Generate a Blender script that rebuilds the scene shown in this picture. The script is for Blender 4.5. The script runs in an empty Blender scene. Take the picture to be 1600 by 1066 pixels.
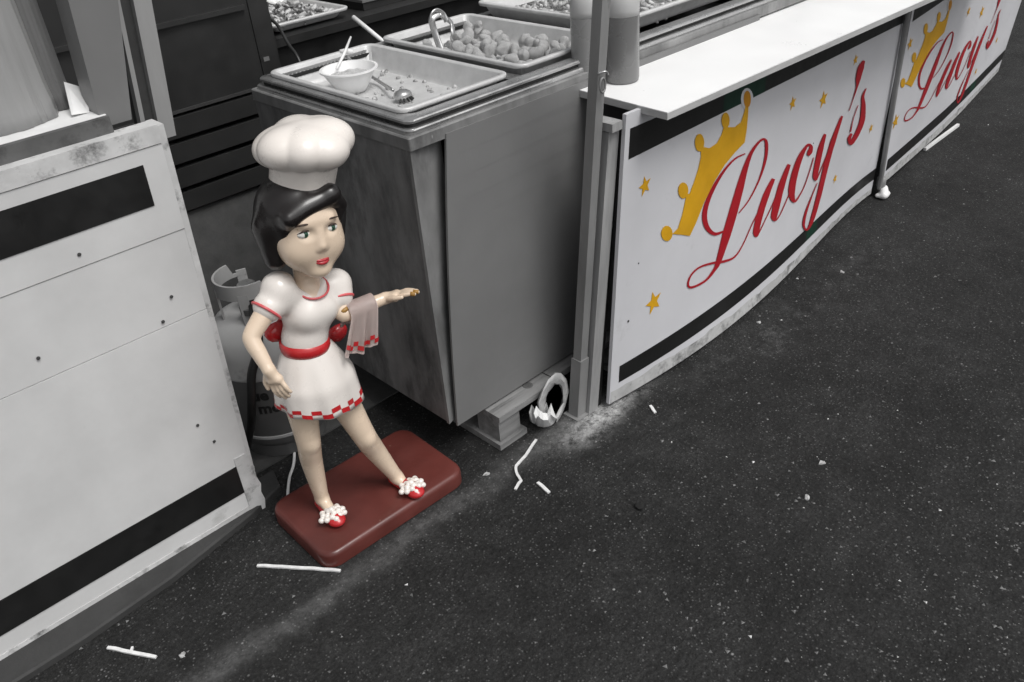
import bpy, bmesh, math, random
import numpy as np
from mathutils import Vector, Matrix
random.seed(7)
rng = np.random.default_rng(7)
sc = bpy.context.scene
COL = sc.collection
R = math.radians

# ------------------------------------------------------------------ camera
CAM = np.array([0.0, 0.0, 1.65])
FPX = 1330.0                                   # focal length in photo pixels (1600 wide)
_d1 = np.array([(2500 - 800) / FPX, (-480 - 533) / FPX, 1.0]); _d1 /= np.linalg.norm(_d1)
_p2 = np.array([(1500 - 800) / FPX, (-480 + 88 - 533) / FPX, 1.0])
_up = np.cross(_d1, _p2); _up /= np.linalg.norm(_up)
if _up[1] > 0: _up = -_up
AX = np.array([_d1, np.cross(_up, _d1), _up])  # world axes in camera coordinates (x right, y down, z forward)
cam_d = bpy.data.cameras.new('camera'); cam = bpy.data.objects.new('camera', cam_d); COL.objects.link(cam)
cam_d.sensor_width = 36; cam_d.lens = 36 * FPX / 1600
cam_d.clip_start = 0.05; cam_d.clip_end = 500
m = Matrix.Identity(4)
for r_ in range(3):
    m[r_][0] = AX[r_][0]; m[r_][1] = -AX[r_][1]; m[r_][2] = -AX[r_][2]; m[r_][3] = CAM[r_]
cam.matrix_world = m
sc.camera = cam

# ------------------------------------------------------------------ light: overcast day, neutral
SUN_EL = R(50)
w = bpy.data.worlds.new('World'); sc.world = w; w.use_nodes = True
nt = w.node_tree; nt.nodes.clear()
sky = nt.nodes.new('ShaderNodeTexSky'); sky.sky_type = 'NISHITA'; sky.sun_disc = False
sky.sun_elevation = SUN_EL; sky.sun_rotation = R(173); sky.air_density = 1.0; sky.dust_density = 3.0
hs = nt.nodes.new('ShaderNodeHueSaturation'); hs.inputs['Saturation'].default_value = 0.06
bg = nt.nodes.new('ShaderNodeBackground'); bg.inputs['Strength'].default_value = 0.105
wo = nt.nodes.new('ShaderNodeOutputWorld')
nt.links.new(sky.outputs[0], hs.inputs['Color']); nt.links.new(hs.outputs[0], bg.inputs[0]); nt.links.new(bg.outputs[0], wo.inputs[0])
sd = bpy.data.lights.new('sun', 'SUN'); sd.energy = 1.75; sd.angle = R(24); sd.color = (1, 0.985, 0.96)
sun = bpy.data.objects.new('sun', sd); COL.objects.link(sun)
# the soft sun stands over the street, behind and to the right of the camera
sdir = Vector((0.12, -0.62, 1.15)).normalized()
sun.rotation_euler = sdir.to_track_quat('Z', 'Y').to_euler(); sun.location = (2, -6, 9)
sc.view_settings.view_transform = 'Standard'; sc.view_settings.look = 'None'
sc.view_settings.exposure = 0.20; sc.view_settings.gamma = 1.0
sc.view_settings.use_curve_mapping = False
sc.render.engine = 'CYCLES'
sc.cycles.max_bounces = 6

# ------------------------------------------------------------------ helpers: points
def _ray(px, py):
    return AX @ np.array([(px - 800) / FPX, (py - 533) / FPX, 1.0])
def onz(px, py, z=0.0):
    d = _ray(px, py); return Vector(CAM + d * ((z - CAM[2]) / d[2]))
def ony(px, py, y):
    d = _ray(px, py); return Vector(CAM + d * (y / d[1]))
def onx(px, py, x):
    d = _ray(px, py); return Vector(CAM + d * (x / d[0]))
V = Vector

# ------------------------------------------------------------------ helpers: materials
def mat(name, col, rough=0.6, var=0.12, scale=9.0, bump=0.0, bscale=60.0, metal=0.0, dirt=None, dirt_col=(0.03, 0.03, 0.03),
        dirt_scale=6.0, spec=0.5, stretch=(1, 1, 1), speck=None, trans=0.0, coat=0.0, alpha=None, sub=0.0):
    """noise-varied paint / plastic / wood; dirt = threshold 0..1 of a second noise that shows the dirt colour"""
    mt = bpy.data.materials.new(name); mt.use_nodes = True
    n = mt.node_tree; b = n.nodes['Principled BSDF']; L = n.links.new
    tc = n.nodes.new('ShaderNodeTexCoord'); mp = n.nodes.new('ShaderNodeMapping'); mp.inputs['Scale'].default_value = stretch
    L(tc.outputs['Object'], mp.inputs['Vector'])
    def noise(s, det=5, ro=0.6):
        q = n.nodes.new('ShaderNodeTexNoise'); q.inputs['Scale'].default_value = s; q.inputs['Detail'].default_value = det
        q.inputs['Roughness'].default_value = ro; L(mp.outputs[0], q.inputs['Vector']); return q
    def ramp(src, p0, p1, c0, c1):
        q = n.nodes.new('ShaderNodeValToRGB'); q.color_ramp.elements[0].position = p0; q.color_ramp.elements[1].position = p1
        q.color_ramp.elements[0].color = (*c0, 1); q.color_ramp.elements[1].color = (*c1, 1); L(src, q.inputs[0]); return q
    c = np.array(col, float)
    base = ramp(noise(scale).outputs[0], 0.3, 0.7, tuple(c * (1 - var)), tuple(np.minimum(c * (1 + var), 1))).outputs[0]
    def mix(fac, a, bcol):
        q = n.nodes.new('ShaderNodeMix'); q.data_type = 'RGBA'; L(fac, q.inputs[0]); L(a, q.inputs[6]); q.inputs[7].default_value = (*bcol, 1)
        return q.outputs[2]
    if dirt is not None:
        f = ramp(noise(dirt_scale, 8, 0.7).outputs[0], dirt, dirt + 0.16, (0, 0, 0), (1, 1, 1))
        base = mix(f.outputs[0], base, dirt_col)
    if speck is not None:                       # (scale, threshold, colour): small chips and spots
        vo = n.nodes.new('ShaderNodeTexVoronoi'); vo.inputs['Scale'].default_value = speck[0]; L(mp.outputs[0], vo.inputs['Vector'])
        f1 = ramp(vo.outputs['Distance'], 0.0, speck[1], (1, 1, 1), (0, 0, 0))
        sx = n.nodes.new('ShaderNodeSeparateColor'); L(vo.outputs['Color'], sx.inputs[0])
        gt = n.nodes.new('ShaderNodeMath'); gt.operation = 'GREATER_THAN'; L(sx.outputs[0], gt.inputs[0]); gt.inputs[1].default_value = speck[3] if len(speck) > 3 else 0.7
        mu = n.nodes.new('ShaderNodeMath'); mu.operation = 'MULTIPLY'; L(f1.outputs[0], mu.inputs[0]); L(gt.outputs[0], mu.inputs[1])
        base = mix(mu.outputs[0], base, speck[2])
    L(base, b.inputs['Base Color'])
    rr = ramp(noise(scale * 2.3).outputs[0], 0.3, 0.7, (max(rough - 0.1, 0.03),) * 3, (min(rough + 0.12, 1),) * 3)
    L(rr.outputs[0], b.inputs['Roughness'])
    b.inputs['Metallic'].default_value = metal; b.inputs['Specular IOR Level'].default_value = spec
    if coat: b.inputs['Coat Weight'].default_value = coat; b.inputs['Coat Roughness'].default_value = 0.12
    if trans: b.inputs['Transmission Weight'].default_value = trans
    if sub: b.inputs['Subsurface Weight'].default_value = sub; b.inputs['Subsurface Radius'].default_value = (.006, .004, .003)
    if bump:
        bm_ = n.nodes.new('ShaderNodeBump'); bm_.inputs['Strength'].default_value = bump; bm_.inputs['Distance'].default_value = 0.01
        L(noise(bscale, 6, 0.6).outputs[0], bm_.inputs['Height']); L(bm_.outputs[0], b.inputs['Normal'])
    return mt
def g(v): return (v, v, v)

# ------------------------------------------------------------------ helpers: meshes
def empty(name, loc, label=None, cat=None, group=None):
    o = bpy.data.objects.new(name, None); COL.objects.link(o); o.location = loc; o.empty_display_size = 0.05
    tag(o, label, cat, group); return o
def tag(o, label=None, cat=None, group=None, kind=None):
    if label: o['label'] = label
    if cat: o['category'] = cat
    if group: o['group'] = group
    if kind: o['kind'] = kind
    return o
def root_loc(p):
    l = Vector((0, 0, 0))
    while p is not None: l += p.location; p = p.parent
    return l
def obj(name, bm, material, parent=None, smooth=False, bevel=0.0, origin=None, auto=None):
    """links a bmesh whose vertices are in world space; the origin sits at `origin` (or the parent's)"""
    if isinstance(bm, bmesh.types.BMesh):
        if bevel:
            es = [e for e in bm.edges if len(e.link_faces) == 2 and e.calc_face_angle(0) > 0.6]
            bmesh.ops.bevel(bm, geom=es, offset=bevel, segments=2, profile=0.6, affect='EDGES', clamp_overlap=True)
        me = bpy.data.meshes.new(name); bmesh.ops.recalc_face_normals(bm, faces=bm.faces[:]); bm.to_mesh(me); bm.free()
    else: me = bm
    base = root_loc(parent)
    if parent is None:
        if origin is None:
            vs = np.empty(len(me.vertices) * 3); me.vertices.foreach_get('co', vs); vs = vs.reshape(-1, 3)
            origin = Vector((float(vs[:, 0].mean()), float(vs[:, 1].mean()), float(vs[:, 2].min())))
        base = Vector(origin)
    me.transform(Matrix.Translation(-base))
    mats = material if isinstance(material, (list, tuple)) else [material]
    for q in mats: me.materials.append(q)
    if smooth: me.shade_smooth()
    if auto is not None:
        me.shade_smooth()
        try: me.set_sharp_from_angle(angle=R(auto))
        except Exception: pass
    o = bpy.data.objects.new(name, me); COL.objects.link(o)
    if parent is not None: o.parent = parent
    else: o.location = base
    return o
def B(): return bmesh.new()
def hexa(bm, p):
    """p: eight corners, bottom four (ccw) then top four"""
    v = [bm.verts.new(q) for q in p]
    for f in ((3, 2, 1, 0), (4, 5, 6, 7), (0, 1, 5, 4), (1, 2, 6, 5), (2, 3, 7, 6), (3, 0, 4, 7)): bm.faces.new([v[i] for i in f])
    return bm
def box(bm, x0, x1, y0, y1, z0, z1):
    return hexa(bm, [(x0, y0, z0), (x1, y0, z0), (x1, y1, z0), (x0, y1, z0), (x0, y0, z1), (x1, y0, z1), (x1, y1, z1), (x0, y1, z1)])
def bx(*a): return box(B(), *a)
def spline(pts, n=6):
    P = np.array([tuple(p) for p in pts], float); out = []
    for i in range(len(P) - 1):
        p0 = P[max(i - 1, 0)]; p1 = P[i]; p2 = P[i + 1]; p3 = P[min(i + 2, len(P) - 1)]
        for k in range(n):
            t = k / n
            out.append(.5 * ((2 * p1) + (-p0 + p2) * t + (2 * p0 - 5 * p1 + 4 * p2 - p3) * t * t + (-p0 + 3 * p1 - 3 * p2 + p3) * t ** 3))
    out.append(P[-1]); return np.array(out)
def tube(bm, pts, r, seg=8, close=False, flat=1.0):
    P = [Vector(p) for p in pts]; n = len(P); rs = r if hasattr(r, '__len__') else [r] * n
    rings = []; ref = None
    for i in range(n):
        a = P[i - 1] if (i > 0 or close) else P[i]; b = P[(i + 1) % n] if (i < n - 1 or close) else P[i]
        t = (b - a).normalized()
        if ref is None: ref = t.orthogonal().normalized()
        ref = (ref - t * ref.dot(t)).normalized(); q = t.cross(ref)
        rings.append([bm.verts.new(P[i] + (ref * math.cos(2 * math.pi * k / seg) + q * math.sin(2 * math.pi * k / seg) * flat) * rs[i]) for k in range(seg)])
    for i in range(n if close else n - 1):
        A, C = rings[i], rings[(i + 1) % n]
        for k in range(seg): bm.faces.new((A[k], A[(k + 1) % seg], C[(k + 1) % seg], C[k]))
    if not close:
        bm.faces.new(rings[0][::-1]); bm.faces.new(rings[-1])
    return bm
def lathe(bm, c, prof, seg=40, cap=True):
    rings = []
    for r_, z in prof: rings.append([bm.verts.new((c[0] + r_ * math.cos(2 * math.pi * k / seg), c[1] + r_ * math.sin(2 * math.pi * k / seg), c[2] + z)) for k in range(seg)])
    for A, C in zip(rings[:-1], rings[1:]):
        for k in range(seg): bm.faces.new((A[k], A[(k + 1) % seg], C[(k + 1) % seg], C[k]))
    if cap: bm.faces.new(rings[0][::-1]); bm.faces.new(rings[-1])
    return bm
def rrect(x0, x1, y0, y1, r, n=6, side=1):
    out = []
    for cx, cy, a0 in ((x1 - r, y0 + r, -90), (x1 - r, y1 - r, 0), (x0 + r, y1 - r, 90), (x0 + r, y0 + r, 180)):
        for k in range(n + 1):
            a = R(a0 + 90 * k / n); out.append((cx + r * math.cos(a), cy + r * math.sin(a)))
    if side > 1:
        o2 = []
        for i in range(len(out)):
            a, b = out[i], out[(i + 1) % len(out)]
            o2.append(a)
            if math.dist(a, b) > r * 0.8:
                for k in range(1, side): o2.append((a[0] + (b[0] - a[0]) * k / side, a[1] + (b[1] - a[1]) * k / side))
        out = o2
    return out
def loft(bm, loops, cap0=False, cap1=False):
    rings = [[bm.verts.new(p) for p in lp] for lp in loops]; n = len(rings[0])
    for A, C in zip(rings[:-1], rings[1:]):
        for k in range(n): bm.faces.new((A[k], A[(k + 1) % n], C[(k + 1) % n], C[k]))
    if cap0: bm.faces.new(rings[0][::-1])
    if cap1: bm.faces.new(rings[-1])
    return bm
def rod(bm, a, b, r, seg=8): return tube(bm, [a, b], r, seg)

# signed-distance modelling for organic shapes
try:
    import openvdb as vdb
except Exception:
    import pyopenvdb as vdb
class SDF:
    def __init__(self, lo, hi, vox):
        self.lo = np.array(lo, float); self.vox = vox
        self.n = np.ceil((np.array(hi) - self.lo) / vox).astype(int) + 1
        self.f = np.full(self.n, 0.05, np.float32)
    def _sub(self, lo, hi, pad):
        a = np.clip(np.floor((np.minimum(lo, hi) - pad - self.lo) / self.vox).astype(int), 0, self.n - 1)
        b = np.clip(np.ceil((np.maximum(lo, hi) + pad - self.lo) / self.vox).astype(int) + 1, 1, self.n)
        ax = [self.lo[i] + self.vox * np.arange(a[i], b[i]) for i in range(3)]
        X, Y, Z = np.meshgrid(*ax, indexing='ij')
        return tuple(slice(a[i], b[i]) for i in range(3)), X.astype(np.float32), Y.astype(np.float32), Z.astype(np.float32)
    def _put(self, s, d, k, cut):
        c = self.f[s]
        if cut:
            d = -d; h = np.clip(.5 - .5 * (d - c) / -k, 0, 1) if False else np.clip(.5 + .5 * (d - c) / k, 0, 1)
            self.f[s] = c * (1 - h) + d * h + k * h * (1 - h)
        else:
            h = np.clip(.5 + .5 * (c - d) / k, 0, 1)
            self.f[s] = c * (1 - h) + d * h - k * h * (1 - h)
    def cone(self, a, b, r1, r2, k=0.01, cut=False):
        a = np.array(a, float); b = np.array(b, float); rm = max(r1, r2)
        s, X, Y, Z = self._sub(a, b, rm + 0.05)
        ba = b - a; L2 = float(ba @ ba) or 1e-9
        t = np.clip(((X - a[0]) * ba[0] + (Y - a[1]) * ba[1] + (Z - a[2]) * ba[2]) / L2, 0, 1)
        d = np.sqrt((X - a[0] - t * ba[0]) ** 2 + (Y - a[1] - t * ba[1]) ** 2 + (Z - a[2] - t * ba[2]) ** 2) - (r1 + (r2 - r1) * t)
        self._put(s, d, k, cut); return self
    def chain(self, pts, rs, k=0.01, n=6, k0=None):
        Q = spline([tuple(p) for p in pts], n) if len(pts) > 2 else np.array(pts); rs = np.interp(np.linspace(0, 1, len(Q)), np.linspace(0, 1, len(rs)), rs); pts = Q
        if len(pts) > 6:
            rs = np.convolve(np.pad(rs, 3, mode='edge'), np.ones(7) / 7, 'valid')
        P = np.array(pts, float); s, X, Y, Z = self._sub(P.min(0), P.max(0), max(rs) + 0.05); dm = np.full(X.shape, 1.0, np.float32)
        for i in range(len(P) - 1):
            a, b = P[i], P[i + 1]; ba = b - a; L2 = float(ba @ ba) or 1e-9
            t = np.clip(((X - a[0]) * ba[0] + (Y - a[1]) * ba[1] + (Z - a[2]) * ba[2]) / L2, 0, 1)
            np.minimum(dm, np.sqrt((X - a[0] - t * ba[0]) ** 2 + (Y - a[1] - t * ba[1]) ** 2 + (Z - a[2] - t * ba[2]) ** 2) - (rs[i] + (rs[i + 1] - rs[i]) * t), out=dm)
        self._put(s, dm, k0 or k, False); return self
    def ell(self, c, r, rot=None, k=0.01, cut=False):
        c = np.array(c, float); r = np.array(r, float); m = r.max()
        s, X, Y, Z = self._sub(c - m, c + m, 0.05)
        P = np.stack([X - c[0], Y - c[1], Z - c[2]], -1)
        if rot is not None: P = P @ np.array(rot, np.float32)
        k0 = np.sqrt(((P / r) ** 2).sum(-1)); k1 = np.sqrt(((P / (r * r)) ** 2).sum(-1)) + 1e-6
        self._put(s, k0 * (k0 - 1) / k1, k, cut); return self
    def mesh(self, name, adapt=0.0):
        self.f[0] = self.f[-1] = 0.05; self.f[:, 0] = self.f[:, -1] = 0.05; self.f[:, :, 0] = self.f[:, :, -1] = 0.05
        gr = vdb.FloatGrid(0.05); gr.copyFromArray(self.f)
        res = gr.convertToPolygons(isovalue=0.0, adaptivity=adapt)
        if len(res) == 3: pts, tris, quads = res
        else: pts, quads = res; tris = []
        me = bpy.data.meshes.new(name)
        P = np.array(pts) * self.vox + self.lo
        faces = [tuple(int(i) for i in q[::-1]) for q in quads] + [tuple(int(i) for i in q[::-1]) for q in tris]
        me.from_pydata(P.tolist(), [], faces); me.update()
        return me

# ------------------------------------------------------------------ materials
M = {}
M['white_board'] = mat('white_board', g(.59), .45, .09, 4, .05, 25, dirt=.64, dirt_col=(.34, .34, .33), dirt_scale=5, speck=(9, .05, (.12, .12, .12), .9))
M['worn_white'] = mat('worn_white', g(.55), .55, .15, 14, .12, 50, dirt=.53, dirt_col=(.13, .13, .13), dirt_scale=16)
M['black_tape'] = mat('black_tape', g(.009), .42, .25, 8, .02, 60, dirt=.72, dirt_col=(.04, .04, .04), dirt_scale=11)
M['kerb'] = mat('kerb', g(.034), .7, .25, 7, .1, 60, dirt=.6, dirt_col=(.025, .025, .025), dirt_scale=6)
M['post_grey'] = mat('post_grey', g(.165), .5, .12, 3, .03, 40, dirt=.68, dirt_col=(.06, .06, .06), dirt_scale=4, stretch=(1, 1, .5))
M['ledge_grey'] = mat('ledge_grey', g(.085), .6, .3, 8, .1, 40, dirt=.55, dirt_col=(.03, .03, .03), dirt_scale=9)
M['trim_light'] = mat('trim_light', g(.27), .45, .15, 4, .03, 30, dirt=.66, dirt_col=(.1, .1, .1), dirt_scale=5, stretch=(3, 3, .5))
M['dark_steel'] = mat('dark_steel', g(.024), .38, .2, 4, .02, 30, dirt=.66, dirt_col=(.045, .045, .045), dirt_scale=4)
M['black'] = mat('black', g(.008), .5, .2, 6)
M['dark_grille'] = mat('dark_grille', g(.026), .4, .2, 5, .02)
M['mat_floor'] = mat('mat_floor', g(.062), .85, .18, 14, .25, 180, dirt=.6, dirt_col=(.028, .028, .028), dirt_scale=5)
M['stand_in_grey'] = mat('stand_in_grey', g(.085), .8, .2, 16, .2, 160, dirt=.6, dirt_col=(.05, .05, .05), dirt_scale=9)
M['grimy_side'] = mat('grimy_side', g(.165), .5, .5, 7, .12, 60, dirt=.5, dirt_col=(.06, .06, .06), dirt_scale=6, stretch=(1, 1, .4), speck=(42, .14, (.36, .36, .36), .72))
M['strip_metal'] = mat('strip_metal', g(.20), .42, .4, 9, .06, 40, dirt=.55, dirt_col=(.07, .07, .07), dirt_scale=7, stretch=(1, 1, .4), speck=(40, .1, (.4, .4, .4), .8))
M['grey_board'] = mat('grey_board', g(.165), .5, .10, 2.5, .03, 60, dirt=.68, dirt_col=(.1, .1, .1), dirt_scale=3)
M['steel'] = mat('steel', g(.5), .3, .12, 9, .03, 50, metal=.85, dirt=.66, dirt_col=(.2, .2, .2), dirt_scale=9)
M['foil'] = mat('foil', g(.62), .38, .1, 20, .12, 60, metal=.22)
M['wood_grey'] = mat('wood_grey', g(.2), .75, .3, 10, .2, 40, dirt=.56, dirt_col=(.08, .08, .08), dirt_scale=8, stretch=(.35, 3, 3))
M['stud_wood'] = mat('stud_wood', g(.30), .65, .25, 8, .12, 40, dirt=.6, dirt_col=(.05, .05, .05), dirt_scale=7, stretch=(3, 3, .35))
M['pole_steel'] = mat('pole_steel', g(.25), .45, .2, 9, .05, 50, metal=.15, dirt=.6, dirt_col=(.05, .05, .05), dirt_scale=9, stretch=(1, 1, .3))
M['counter_white'] = mat('counter_white', g(.9), .35, .02, 3, .01, 30, speck=(7, .04, (.4, .4, .4), .88))
M['counter_edge'] = mat('counter_edge', g(.42), .6, .15, 20, .05, 60, stretch=(.4, 1, 3))
M['sign_white'] = mat('sign_white', (.60, .60, .625), .38, .06, 2.5, .03, 5, dirt=.63, dirt_col=(.47, .47, .48), dirt_scale=6, speck=(11, .035, (.1, .1, .1), .9))
M['sign_edge'] = mat('sign_edge', g(.46), .55, .2, 14, .15, 50, dirt=.5, dirt_col=(.16, .16, .16), dirt_scale=18)
M['sign_band'] = mat('sign_band', g(.011), .4, .2, 6)
M['sign_green'] = mat('sign_green', (.003, .028, .016), .4, .15, 6)
M['print_red'] = mat('print_red', (.36, .010, .018), .4, .08, 10)
M['print_gold'] = mat('print_gold', (.62, .33, .012), .4, .12, 7)
M['print_gold_deep'] = mat('print_gold_deep', (.55, .24, .01), .4, .1, 7)
M['plastic_white'] = mat('plastic_white', g(.8), .4, .05, 12, .05, 30)
M['paper'] = mat('paper', g(.72), .7, .06, 12, .08, 40)
M['straw_white'] = mat('straw_white', g(.72), .5, .15, 60, dirt=.62, dirt_col=(.35, .35, .35), dirt_scale=50)
M['scrap'] = mat('scrap', g(.42), .7, .3, 60)
M['skin'] = mat('skin', (.70, .56, .43), .26, .05, 7, .015, 30, dirt=.72, dirt_col=(.40, .26, .16), dirt_scale=9, coat=.2, speck=(24, .07, (.33, .2, .12), .93))
M['gloss_white'] = mat('gloss_white', (.72, .675, .635), .28, .04, 6, .015, 30, dirt=.66, dirt_col=(.50, .42, .36), dirt_scale=10, coat=.3)
M['hat_white'] = mat('hat_white', (.76, .71, .665), .3, .04, 6, .02, 30, dirt=.65, dirt_col=(.56, .45, .39), dirt_scale=11, coat=.25)
M['hair'] = mat('hair', (.010, .008, .008), .3, .2, 6, .03, 25, coat=.25)
M['red_paint'] = mat('red_paint', (.46, .018, .022), .28, .12, 9, .01, 40, coat=.3)
M['pink_trim'] = mat('pink_trim', (.6, .10, .11), .35, .12, 9)
M['lip_red'] = mat('lip_red', (.42, .03, .04), .3, .1, 9)
M['towel'] = mat('towel', (.60, .50, .47), .5, .08, 9, .05, 40)
M['plinth'] = mat('plinth', (.105, .026, .021), .40, .25, 6, .04, 50, dirt=.66, dirt_col=(.16, .07, .05), dirt_scale=12, coat=.08, speck=(20, .075, (.30, .18, .13), .80))
M['worn_gold'] = mat('worn_gold', (.30, .16, .035), .5, .3, 30, .1, 60)
M['eye_white'] = mat('eye_white', (.75, .74, .7), .2, .02, 5)
M['iris'] = mat('iris', (.03, .10, .06), .15, .1, 5)
M['brow'] = mat('brow', (.05, .03, .022), .5, .1, 5)
M['bottle_light'] = mat('bottle_light', g(.52), .35, .06, 5, trans=.15)
M['bottle_sauce'] = mat('bottle_sauce', g(.16), .3, .08, 4, coat=.3)
M['bottle_pale'] = mat('bottle_pale', g(.25), .3, .08, 4, coat=.3)
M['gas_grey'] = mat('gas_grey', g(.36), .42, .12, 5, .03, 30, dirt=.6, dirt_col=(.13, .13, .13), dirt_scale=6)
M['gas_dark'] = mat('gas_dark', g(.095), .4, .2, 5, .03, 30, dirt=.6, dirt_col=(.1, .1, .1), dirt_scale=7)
M['gas_black'] = mat('gas_black', g(.011), .4, .2, 6)
M['food_pale'] = mat('food_pale', g(.52), .35, .3, 40, .6, 90, dirt=.58, dirt_col=(.24, .24, .24), dirt_scale=45)
M['food_mid'] = mat('food_mid', g(.38), .45, .35, 40, .3, 60, dirt=.5, dirt_col=(.12, .12, .12), dirt_scale=40)
M['food_dark'] = mat('food_dark', g(.1), .4, .3, 30, .3, 60)
M['bag'] = mat('bag', g(.30), .35, .12, 8, .06, 30, stretch=(3, 3, .3), coat=.3)
M['bag_dark'] = mat('bag_dark', g(.15), .35, .15, 8, .06, 30, stretch=(3, 3, .3), coat=.3)
M['bag_pale'] = mat('bag_pale', g(.42), .5, .25, 25, .1, 40)
M['print_grey'] = mat('print_grey', g(.05), .5, .1, 5)
M['grit'] = mat('grit', g(.17), .8, .5, 3)
M['grit_dark'] = mat('grit_dark', g(.006), .8, .5, 3)

# ------------------------------------------------------------------ ground
def ground_material():
    mt = bpy.data.materials.new('asphalt'); mt.use_nodes = True
    n = mt.node_tree; b = n.nodes['Principled BSDF']; L = n.links.new
    pos = n.nodes.new('ShaderNodeNewGeometry').outputs['Position']
    def noise(s, det=6, ro=.6):
        q = n.nodes.new('ShaderNodeTexNoise'); q.inputs['Scale'].default_value = s; q.inputs['Detail'].default_value = det; q.inputs['Roughness'].default_value = ro
        L(pos, q.inputs['Vector']); return q.outputs[0]
    def ramp(src, p0, p1, a, c):
        q = n.nodes.new('ShaderNodeMapRange'); q.interpolation_type = 'SMOOTHSTEP'; L(src, q.inputs[0]); q.inputs[1].default_value = p0; q.inputs[2].default_value = p1
        q.inputs[3].default_value = a; q.inputs[4].default_value = c; return q.outputs[0]
    def m(op, a, c):
        q = n.nodes.new('ShaderNodeMath'); q.operation = op
        for i, v in enumerate((a, c)):
            if isinstance(v, (int, float)): q.inputs[i].default_value = v
            else: L(v, q.inputs[i])
        return q.outputs[0]
    def vor(s, thr, keep):
        vo = n.nodes.new('ShaderNodeTexVoronoi'); vo.inputs['Scale'].default_value = s; L(pos, vo.inputs['Vector'])
        f = ramp(vo.outputs['Distance'], thr * .4, thr, 1, 0)
        sx = n.nodes.new('ShaderNodeSeparateColor'); L(vo.outputs['Color'], sx.inputs[0])
        return m('MULTIPLY', m('MULTIPLY', f, m('GREATER_THAN', sx.outputs[0], keep)), sx.outputs[1]), vo
    sx = n.nodes.new('ShaderNodeSeparateXYZ'); L(pos, sx.inputs[0]); X, Y = sx.outputs[0], sx.outputs[1]
    base = m('MULTIPLY', ramp(noise(2.1, 6, .7), .3, .7, .0085, .0200), ramp(noise(11, 9, .78), .3, .72, .6, 1.5))
    base = m('MULTIPLY', base, m('MULTIPLY', ramp(noise(240, 4, .7), .3, .7, .6, 1.5), ramp(noise(85, 5, .75), .32, .7, .5, 1.75)))
    s1, v1 = vor(125, .40, .50); s2, _ = vor(60, .24, .82); s3, _ = vor(26, .12, .90)
    base = m('ADD', base, m('MULTIPLY', s1, .085)); base = m('ADD', base, m('MULTIPLY', s2, .17)); base = m('ADD', base, m('MULTIPLY', s3, .30))
    # dusty strip along the stall line, swept plaster beside the posts
    def gauss(v, c, s):
        d = m('DIVIDE', m('SUBTRACT', v, c), s); return m('POWER', 2.718, m('MULTIPLY', m('MULTIPLY', d, d), -1.0))
    wob = m('MULTIPLY', m('SUBTRACT', noise(5, 4), .5), .10)
    yw = m('ADD', Y, wob)
    strip = m('MULTIPLY', gauss(yw, 1.435, .036), ramp(X, 1.75, 1.45, 0, 1))
    strip = m('MULTIPLY', strip, ramp(noise(22, 8, .75), .35, .7, .3, 1))
    base = m('ADD', base, m('MULTIPLY', strip, .085))
    sm = m('MULTIPLY', m('MULTIPLY', gauss(X, 1.58, .16), gauss(yw, 1.385, .045)), ramp(noise(26, 8, .8), .34, .62, 0, 1))
    base = m('ADD', base, m('MULTIPLY', sm, .55))
    foot = m('MULTIPLY', m('MULTIPLY', gauss(yw, 1.24, .09), gauss(X, 2.35, .7)), ramp(noise(9, 8, .75), .48, .72, 0, 1))
    base = m('ADD', base, m('MULTIPLY', foot, .07))
    cb = n.nodes.new('ShaderNodeCombineColor')
    for i in range(3): L(base, cb.inputs[i])
    L(cb.outputs[0], b.inputs['Base Color'])
    b.inputs['Roughness'].default_value = .78; b.inputs['Specular IOR Level'].default_value = .35
    h = m('ADD', m('MULTIPLY', noise(240, 5, .7), 1.0), m('MULTIPLY', v1.outputs['Distance'], -.6)); h = m('ADD', h, m('MULTIPLY', noise(7, 4), 1.6))
    bp = n.nodes.new('ShaderNodeBump'); bp.inputs['Strength'].default_value = .8; bp.inputs['Distance'].default_value = .006
    L(h, bp.inputs['Height']); L(bp.outputs[0], b.inputs['Normal'])
    return mt
M['asphalt'] = ground_material()
bm = B(); bm.faces.new([bm.verts.new(p) for p in ((-150, -150, 0), (150, -150, 0), (150, 150, 0), (-150, 150, 0))])
gr = obj('ground', bm, M['asphalt'], origin=(0, 0, 0)); tag(gr, 'dark worn asphalt of the street in front of the stalls', kind='structure')
bm = B(); box(bm, -2, 5.4, 1.98, 4.6, .0005, .006)
o = obj('floor_mat', bm, M['mat_floor']); tag(o, 'dark grey floor matting inside the food stall', kind='structure')

# ------------------------------------------------------------------ left stall front (painted boards)
PANEL_X0 = -1.3
def px_r(z): return .634 + .034 * z
YB0 = 1.838
def prow(name, z0, z1, mt, parent, y0=YB0, t=.022, xr=0.0, bevel=.002, x0=PANEL_X0):
    bm = B(); hexa(bm, [(x0, y0, z0), (px_r(z0) + xr, y0, z0), (px_r(z0) + xr, y0 + t, z0), (x0, y0 + t, z0), (x0, y0, z1), (px_r(z1) + xr, y0, z1), (px_r(z1) + xr, y0 + t, z1), (x0, y0 + t, z1)])
    return obj(name, bm, mt, parent, bevel=bevel)
t = empty('stall_front', (0.2, 1.85, 0), 'white boarded stall front with two black stripes beside the statue', 'stall front')
prow('board', .035, .6485, M['white_board'], t)
prow('board', .6505, .8605, M['white_board'], t, y0=YB0 + .0015)
prow('board', .8625, 1.062, M['white_board'], t, y0=YB0 - .0005)
prow('top_rail', 1.064, 1.104, M['worn_white'], t, y0=YB0 - .003, t=.045)
prow('stripe', .937, 1.03, M['black_tape'], t, y0=YB0 - .0025, t=.0015, xr=-.052, bevel=0)
prow('stripe', .087, .179, M['black_tape'], t, y0=YB0 - .0025, t=.0022, xr=-.03, bevel=0)
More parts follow.
